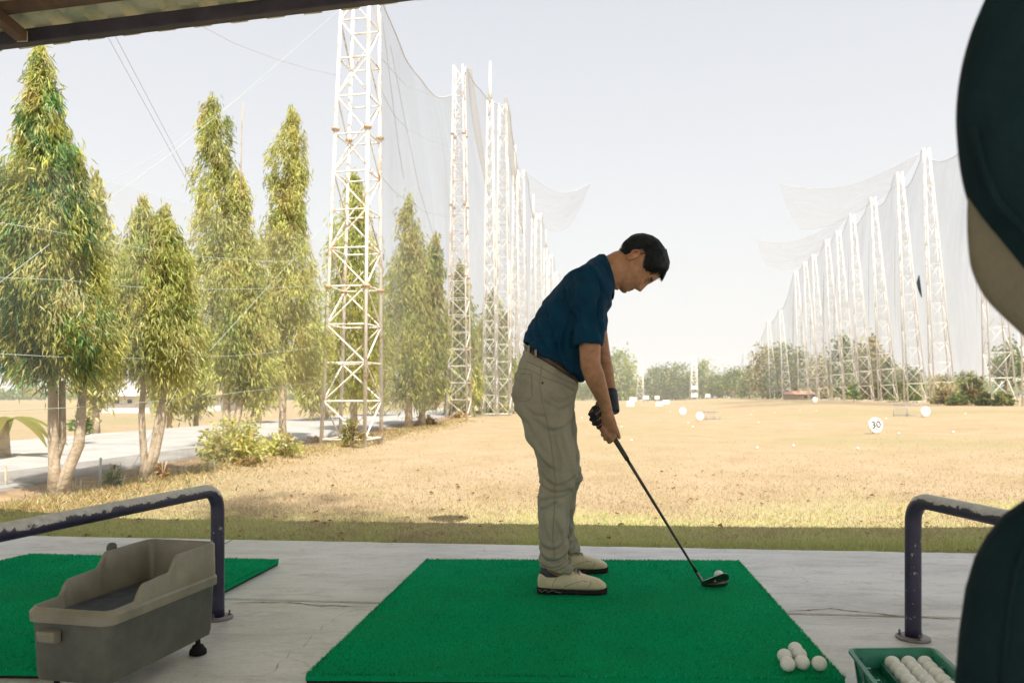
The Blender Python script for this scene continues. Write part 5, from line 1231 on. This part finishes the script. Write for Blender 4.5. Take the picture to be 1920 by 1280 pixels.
    def stitch(pts, r, nm, mat):
        P = []; C0 = Vector((0, 0, CZ))
        for (a, b) in zip(pts[:-1], pts[1:]):
            for t in np.linspace(0, 1, 15)[:-1]:
                q = W(a[0] + (b[0] - a[0]) * t, a[1] + (b[1] - a[1]) * t, 3.0); h, nn, i, dd = bv.ray_cast(C0, (q - C0).normalized())
                if h: P.append(h + nn * r * .55)
        if len(P) > 3: m = MB(); m.tube([p - PB for p in P], r, 6); oo = bpy.data.objects.new(nm, m.mesh(nm, mat)); link(oo, o)
    ms = MATS['trouser_seam']
    stitch([(1016, 684), (1012, 720), (1018, 760), (1028, 800), (1036, 850), (1041, 900), (1040, 950), (1036, 1000), (1040, 1050)], .0012, 'side_seam', ms)
    stitch([(975, 700), (997, 702), (998, 744), (988, 752), (970, 752)], .0013, 'back_pocket', ms)
    stitch([(1016, 706), (1036, 712), (1060, 722), (1078, 733)], .0016, 'front_pocket', ms)
    stitch([(968, 690), (990, 692), (1016, 704)], .0012, 'yoke_seam', ms)
    stitch([(986, 676), (1016, 690), (1050, 708), (1082, 722)], .0014, 'waistband_seam', ms)
    h, nn, i, dd = bv.ray_cast(Vector((0, 0, CZ)), (W(1017, 718, 3) - Vector((0, 0, CZ))).normalized())
    if h: m = MB(); m.tube([h - PB, h + nn * .003 - PB], .0045, 10); link(bpy.data.objects.new('rivet', m.mesh('rivet', M_black)), o)
plain('trouser_seam', (.19, .17, .125), None, 1, .9)
trousers()
mb = MB(); off = (W(984, 655, DM) - W(981, 643, DM))
mb.loft([trunk_ring((981.5, 647), (1086, 712), .164), trunk_ring((981.5, 647.5), (1086, 712), .166), trunk_ring((984, 659), (1084, 720), .166), trunk_ring((984.5, 660), (1083, 720), .162)], cap=False); mb.build('belt', M_belt, person)
for px, py in ((991, 655), (1004, 663)):
    m = MB(); p = W(px, py, 3.17 if px > 1000 else 3.21); m.box(p, (.009, .10, .030)); bevel(m.build('belt_loop', M_trouser, person, smooth=False), .003)

def shirt():
    mb = MB()
    TR = [trunk_ring(b, f, hw) for b, f, hw in TORSO]
    inner = [trunk_ring((988, 628), (1090, 696), .150), trunk_ring((983.5, 642), (1087, 710), .160, grow=-.002), trunk_ring((980.5, 645.5), (1091, 716), .173)]
    mb.loft(inner + TR)
    def sleeve(pts, hemdir):
        rg = []
        for (p, r, asp) in pts:
            c = W(*p); ax = hemdir; h = Vector((1, 0, 0)); h = (h - ax * h.dot(ax)).normalized(); v = ax.cross(h); rg.append(ell(c, h * r, v * r * asp, 28))
        c, r, asp = W(*pts[-1][0]), pts[-1][1], pts[-1][2]
        for t, k in ((.002, .93), (-.01, .87), (-.045, .84)):
            q = c + hemdir * t; h = Vector((1, 0, 0)); h = (h - hemdir * h.dot(hemdir)).normalized(); v = hemdir.cross(h); rg.append(ell(q, h * r * k, v * r * asp * k, 28))
        mb.loft(rg)
    sleeve([((1092, 512, 3.20), .060, 1.0), ((1099, 540, 3.145), .070, .95), ((1104, 570, 3.105), .069, .92), ((1106, 600, 3.085), .0655, .9), ((1105, 628, 3.07), .060, .9), ((1103.5, 647, 3.065), .0565, .9)], (W(1104, 650, 3.065) - W(1102, 560, 3.09)).normalized())
    sleeve([((1096, 512, 3.38), .058, 1.0), ((1102, 540, 3.44), .066, .95), ((1108, 570, 3.485), .066, .92), ((1112, 600, 3.50), .062, .9), ((1115, 621, 3.50), .057, .9)], (W(1114, 622, 3.5) - W(1110, 560, 3.47)).normalized())
    me = remeshed(mb, .0048, 7, .5); nz = mnoise.noise
    u = Vector((.64, 0, .77)); w_ = Vector((.77, 0, -.64))
    def fn(p, q):
        v = Vector(p); a, b = v.dot(u), v.dot(w_); y = p[1]
        f1 = nz((a * 4 + 1, y * 9, b * 20 + a * 6)); f2 = nz((a * 16 - b * 10, y * 6, b * 7))
        low = gs(p[2], .92, .13); f3 = math.sin(a * 46 + b * 22 + 2.5 * nz((a * 7, y * 5, b * 7)))
        return .015 * f1 + .013 * f2 + .007 * low * f3 + .003 * nz((p[0] * 40, y * 30, p[2] * 40))
    f_s = fold_field([([(996, 612), (1004, 636), (1018, 664)], .008, .010), ([(1010, 590), (1018, 628), (1040, 674)], .010, .011), ([(1030, 572), (1036, 615), (1058, 680)], .009, .012), ([(1072, 604), (1060, 645), (1070, 692)], .010, .011), ([(1050, 620), (1046, 655), (1056, 690)], .007, .010),
        ([(1094, 562), (1106, 600), (1112, 640)], .007, .010), ([(1130, 556), (1121, 590), (1124, 628)], .010, .010), ([(1084, 575), (1088, 610), (1094, 635)], .006, .009), ([(1108, 500), (1126, 528), (1138, 552)], .009, .009), ([(1060, 530), (1066, 560), (1078, 600)], .009, .008), ([(1040, 545), (1052, 560), (1070, 570)], .006, .010), ([(1075, 510), (1082, 535), (1080, 560)], .005, .011)], 3.1)
    displace(me, lambda p, q: fn(p, q) + (f_s(p[0], p[2]) if q[1] < .2 else 0))
    me.transform(Matrix.Translation(-PB)); me.materials.clear(); me.materials.append(M_shirt); me.name = 'shirt'
    o = bpy.data.objects.new('shirt', me); link(o, person)
    # collar: band round the neck, fall folded outwards, points at the front
    nax = (W(1150, 506, 3.29) - W(1128, 515, 3.29)).normalized(); mb = MB(); rows = []
    b0, f0 = W(1117, 483, DM), W(1147, 556, DM); c0 = (b0 + f0) / 2; h0 = (f0 - b0) / 2
    b1, f1_ = W(1131, 476.5, DM), W(1152, 541, DM); c1 = (b1 + f1_) / 2; h1 = (f1_ - b1) / 2
    N = 40
    for k in range(N + 1):
        a = R(180) + R(172) * (-1 + 2 * k / N); ca, sa = math.cos(a), math.sin(a); fr = max(0, ca) ** 2
        outer_low = c0 + h0 * ca * (1.05) + Vector((0, .088 * sa, 0)) + h0.normalized() * .012 * fr
        top_o = c1 + h1 * ca * 1.0 + Vector((0, .070 * sa, 0)); top_i = c1 + h1 * ca * .93 + Vector((0, .065 * sa, 0)) ; low_i = c0 + h0 * ca * .90 + Vector((0, .075 * sa, 0))
        rows.append([low_i, top_i, (top_i + top_o) / 2 + nax * .003, top_o, (top_o + outer_low) / 2 + (h0.normalized() * ca + Vector((0, sa, 0))) * .005, outer_low, outer_low - (h0.normalized() * ca + Vector((0, sa, 0))) * .006])
    mb.loft(rows, cap=False, closed=True)
    col = mb.build('collar', M_shirt, person); col.parent = o
    # sleeve hem band and shoulder seam
    bv = BVHTree.FromPolygons([v.co + PB for v in me.vertices], [tuple(p.vertices) for p in me.polygons]); C0 = Vector((0, 0, CZ))
    for pts, nm in ((((1064, 541), (1068, 570), (1074, 600), (1077, 625)), 'sleeve_seam'), (((1064, 541), (1085, 527), (1110, 527), (1128, 540)), 'shoulder_seam'), (((1079, 638), (1092, 641), (1110, 643), (1126, 643)), 'hem_stitch')):
        P = []
        for (a, b) in zip(pts[:-1], pts[1:]):
            for t in np.linspace(0, 1, 6)[:-1]:
                q = W(a[0] + (b[0] - a[0]) * t, a[1] + (b[1] - a[1]) * t, 3.0); h, nn, i, dd = bv.ray_cast(C0, (q - C0).normalized())
                if h: P.append(h + nn * .0002 - PB)
        if len(P) > 3: m = MB(); m.tube(P, .0014, 6); link(bpy.data.objects.new(nm, m.mesh(nm, MATS['shirt_seam'])), o)
plain('shirt_seam', (.003, .018, .04), None, 1, .9)
shirt()

# hair -------------------------------------------------------------
def hairline(a):                                   # lowest height of the hair at azimuth a (0 = face)
    d = abs((math.degrees(a) + 180) % 360 - 180)
    return float(np.interp(d, [0, 20, 38, 50, 62, 74, 82, 95, 112, 125, 150, 180], [.082, .082, .070, .046, .016, -.004, .004, .026, .028, -.026, -.056, -.064]))
def hair():
    n, m = 120, 46; rows = []
    for j in range(m + 1):
        row = []
        for k in range(n):
            a = 2 * math.pi * k / n; zl = hairline(a); t = j / m; z = zl + (.1295 - zl) * (1 - (1 - t) ** 1.35)
            d = abs((math.degrees(a) + 180) % 360 - 180)
            th = .0035 + (.0165 + .006 * gs(d, 0, 50) + .002 * gs(d, 180, 60)) * sstep(0, .42, t) - .007 * gs(d, 95, 35) * (1 - t)
            th += .0022 * mnoise.noise((a * 12, z * 26, 1)) + .0014 * mnoise.noise((a * 40, z * 14, 4)) 
            row.append(H2W(*head_pt(a, z, th, False)))
        rows.append(row)
    inner = [[H2W(*head_pt(2 * math.pi * k / n, hairline(2 * math.pi * k / n) + (.004), -.004, False)) for k in range(n)]]
    mb = MB(); mb.loft(inner + rows)
    # strands: short tapered locks lying on the crown and sticking out over the forehead
    def lock(p0, d0, L, r, bend):
        P = []; p = Vector(p0); d = Vector(d0).normalized()
        for s in range(6): P.append(p.copy()); p += d * L / 5; d = (d + bend * .2).normalized()
        mb.tube(P, [r, r, r * .85, r * .65, r * .4, r * .12], 5)
    for k in range(1500):
        a = rng.normal(0, 1.5); t = rng.uniform(.05, .9); zl = hairline(a); z = zl + (.126 - zl) * t; d = abs((math.degrees(a) + 180) % 360 - 180)
        x, y, zz = head_pt(a, z, .010 + .011 * sstep(0, .4, t), False); p = H2W(x, y, zz); nrm = (p - H2W(-.015, 0, .03)).normalized()
        fwd = (HF * 1.0 - HU * (.25 + .5 * (t < .5)) + Vector((0, rng.normal(0, .35), 0))); tang = (fwd - nrm * fwd.dot(nrm)).normalized()
        if d > 95: tang = (-HU * .8 - HF * .2); tang = (tang - nrm * tang.dot(nrm)).normalized()
        lock(p - nrm * .003, tang + nrm * rng.uniform(.0, .22), rng.uniform(.014, .026), rng.uniform(.0007, .0014), -nrm * .6)
    for k in range(260):                            # fringe falling over the forehead
        a = rng.normal(0, .55); x, y, zz = head_pt(a, .088 + rng.uniform(-.012, .028), .012, False); p = H2W(x, y, zz)
        lock(p, HF * rng.uniform(.7, 1.1) - HU * rng.uniform(.05, .6) + Vector((0, rng.normal(0, .25), 0)), rng.uniform(.012, .028), rng.uniform(.0007, .0014), -HU * .8 - HF * .15 + Vector((0, 0, -.15)))
    mb.build('hair', M_hair, person)
hair()

# glove ------------------------------------------------------------
def glove():
    mb = MB(); wl = W(1149.5, 764, 3.325)
    for s_ in (1.14,): hand(mb, T_R - .078, 1, wl, s_)
    A = [W(1144.5, 732, 3.37), W(1146.5, 745, 3.352), W(1149, 762, 3.328), wl]
    mb.tube([A[0], A[0] + (A[1] - A[0]) * .08, A[1], A[2], A[2] + (A[2] - A[1]) * .6], [.0275, .0295, .029, .028, .027], 16)
    me = remeshed(mb, .0032, 3); me.transform(Matrix.Translation(-PB)); me.materials.clear(); me.materials.append(M_glove); o = bpy.data.objects.new('glove', me); link(o, person)
glove()

# shoes ------------------------------------------------------------
def shoe(heel_px, toe_px, D, rz, nm_label):
    x0 = (heel_px - 960) * D / F; x1 = (toe_px - 960) * D / F; L = x1 - x0; root = None
    base = Vector((x0, D, MZ)); ca, sa = math.cos(rz), math.sin(rz)
    T = lambda t, y, z: base + Vector((L * t * ca - y * sa, L * t * sa + y * ca, z))
    ts = [0, .015, .05, .12, .2, .3, .4, .5, .6, .7, .8, .88, .94, .98, 1.0]
    hw = [.012, .022, .031, .037, .037, .036, .0365, .040, .044, .0465, .0455, .041, .033, .022, .010]
    ht = [.058, .074, .084, .088, .086, .088, .097, .094, .083, .072, .064, .058, .050, .042, .036]
    cyy = [0, 0, 0, 0, 0, .001, .002, .004, .005, .005, .004, .002, 0, -.002, -.003]
    def sec(t, w_, h, c, z0):
        o = []
        for k in range(28):
            a = 2 * math.pi * k / 28; s, c_ = math.sin(a), math.cos(a); zz = z0 + (h - z0) * (.5 + .5 * math.copysign(abs(s) ** .72, s))
            yy = c + w_ * math.copysign(abs(c_) ** .62, c_) * (1.0 if s < 0 else (1 - .30 * s * s))
            o.append(T(t, yy, zz))
        return o
    mb = MB(); mb.loft([sec(t, w_ * .97, h, c, .013) for t, w_, h, c in zip(ts, hw, ht, cyy)]); me = remeshed(mb, .0034, 4)
    def crease(p, q):
        t = (p[0] - x0) / L; return .0012 * mnoise.noise((p[0] * 60, p[1] * 30, p[2] * 60)) - .0022 * (gs(t, .66 + .1 * (p[2] - .08), .012) + .7 * gs(t, .61, .01)) * (p[2] > MZ + .05)
    displace(me, crease)
    me.transform(Matrix.Translation(-PB)); me.materials.clear(); me.materials.append(M_shoe); up = bpy.data.objects.new('shoe', me); link(up, person); up['label'] = nm_label
    mb = MB()
    mb.loft([[T(t, c + w_ * 1.05 * k, z) for k, z in ((-1, .004), (-.9, .0), (.9, .0), (1, .004), (1.03, .014 + e), (.98, .023 + e), (-.98, .023 + e), (-1.03, .014 + e))] for t, w_, c, e in zip([-.012] + ts[1:-1] + [1.012], hw, cyy, [.004, .004, .004, .003, .001, -.001, -.004, -.006, -.007, -.007, -.006, -.003, .0, .002, .003])])
    so = mb.build('sole', M_rubber, person); so.parent = up
    # grey zigzag in the heel wedge
    m = MB(); m.tube([T(t, -(np.interp(t, ts, hw) * 1.07 + .0015), z) - PB for t, z in ((.02, .020), (.06, .010), (.11, .022), (.16, .011), (.21, .021), (.27, .013), (.34, .009))], .0016, 6); link(bpy.data.objects.new('sole_line', m.mesh('sole_line', MATS['grey_rubber'])), up)
    # sock between the shoe and the trouser leg
    m = MB(); m.loft([ell(T(.20 + .012 * q, .001, z), Vector((.048 * ca, .048 * sa, .0)) * k, Vector((-.037 * sa, .037 * ca, 0)) * k, 20) for q, (z, k) in enumerate(((.07, 1.0), (.095, .98), (.12, .94), (.15, .92)))]); a = m.build('sock', M_lining, person); a.parent = up
    # ankle opening, tongue and laces
    m = MB(); m.loft([ell(T(.19, .001, z), Vector((L * r * ca, L * r * sa, 0)) + Vector((0, 0, tl)), (-.031 * sa, .031 * ca, 0), 24) for z, r, tl in ((.074, .155, .006), (.088, .165, .008), (.094, .160, .010), (.098, .14, .010))]); a = m.build('ankle_lining', M_lining, person); a.parent = up
    m = MB(); rr = []
    for t in np.linspace(.34, .62, 6): h = np.interp(t, ts, ht); rr.append([T(t, .004 + y, h + .003 - abs(y) * .16) for y in np.linspace(-.016, .016, 7)])
    m.loft(rr, cap=False, closed=False); a = m.build('tongue', M_lining, person); a.parent = up
    for i, t in enumerate(np.linspace(.37, .60, 6)):
        h = np.interp(t, ts, ht)
        for sg in (1, -1):
            m = MB(); m.tube([T(t - .01 * sg, -.022, h - .003), T(t + .004, -.010, h + .0055), T(t + .012, .004, h + .006), T(t + .02 + .01 * sg, .026, h - .004)], .0021, 6); a = m.build('lace', MATS['pale_lace'], person); a.parent = up
    for q in range(3):
        m = MB(); c = T(.38, -.004, .104); aa = [0.4, 2.2, 4.0][q]; m.tube([c, c + Vector((.012 * math.cos(aa), .012 * math.sin(aa) - .006, .010)), c + Vector((.03 * math.cos(aa), .024 * math.sin(aa) - .012, -.004))], .0018, 6, cap='round'); a = m.build('lace', MATS['pale_lace'], person); a.parent = up
    # seam lines on the side
    bv = BVHTree.FromPolygons([v.co + PB for v in me.vertices], [tuple(p.vertices) for p in me.polygons])
    for pts in (((.22, .034), (.24, .055), (.30, .075)), ((.40, .036), (.52, .05), (.66, .062), (.74, .058)), ((.74, .036), (.78, .05), (.77, .062))):
        P = []
        for (a, b) in zip(pts[:-1], pts[1:]):
            for s in np.linspace(0, 1, 6)[:-1]:
                p = T(a[0] + (b[0] - a[0]) * s, -.12, a[1] + (b[1] - a[1]) * s); h, nn, i, dd = bv.ray_cast(p, Vector((-sa * -1 * 0, 1, -.05)).normalized())
                if h: P.append(h - PB)
        if len(P) > 3: m = MB(); m.tube(P, .0011, 5); link(bpy.data.objects.new('seam', m.mesh('seam', MATS['shoe_seam'])), up)
plain('grey_rubber', (.16, .16, .165), None, 1, .6); plain('pale_lace', (.36, .32, .25), (.5, .46, .37), 60, .9); plain('shoe_seam', (.17, .14, .09), None, 1, .8)
shoe(1008, 1136, 3.12, R(-2), 'cream leather shoe nearer the camera')
shoe(1018, 1139, 3.47, R(3), 'cream leather shoe farther from the camera')

# ------------------------------------------------------------------ unseen tree and roof lamp, added to throw the patches of shade on the grass
tree('tall_tree', Vector((.95, -4.8, -.06)), 19.6, .62, [(0, .9), (.2, 1.0), (.5, .85), (.75, .75), (.9, .5), (1, .1)], 'tall slender tree behind the canopy, out of the picture', None, nclump=120, per=20, leafL=.22, wr=.12, pal=YG, pal2=DG, trunk_r=.16, spread=.24)
fr = empty('shadow_lamp', (.03, 3.60, 2.80), 'unseen round lamp shape added on the roof edge for its shadow', 'lamp')
mb = MB(); mb.tube([(.03, 3.55, 2.80), (.03, 3.60, 3.10)], .018, 8); mb.build('bracket', M_steel, fr)
mb = MB(); mb.lathe([(.03, -.06), (.10, -.05), (.145, .04), (.15, .06), (.13, .065)], (.03, 3.64, 3.16), 24); mb.build('housing', M_steel, fr)

# ------------------------------------------------------------------ hazy air over the range
def haze():
    mb = MB(); mb.box((0, 1200, 9.0), (3720, 2660, 21.4)); m = bpy.data.materials.new('haze'); m.use_nodes = True; n = m.node_tree
    n.nodes.remove(n.nodes['Principled BSDF']); v = n.nodes.new('ShaderNodeVolumePrincipled'); v.inputs['Color'].default_value = (.97, .96, .94, 1); v.inputs['Density'].default_value = .0012
    n.links.new(v.outputs[0], n.nodes['Material Output'].inputs['Volume'])
    tag(mb.build('haze', m, None, smooth=False), 'pale haze in the air over the range', None, None, 'stuff')
haze()
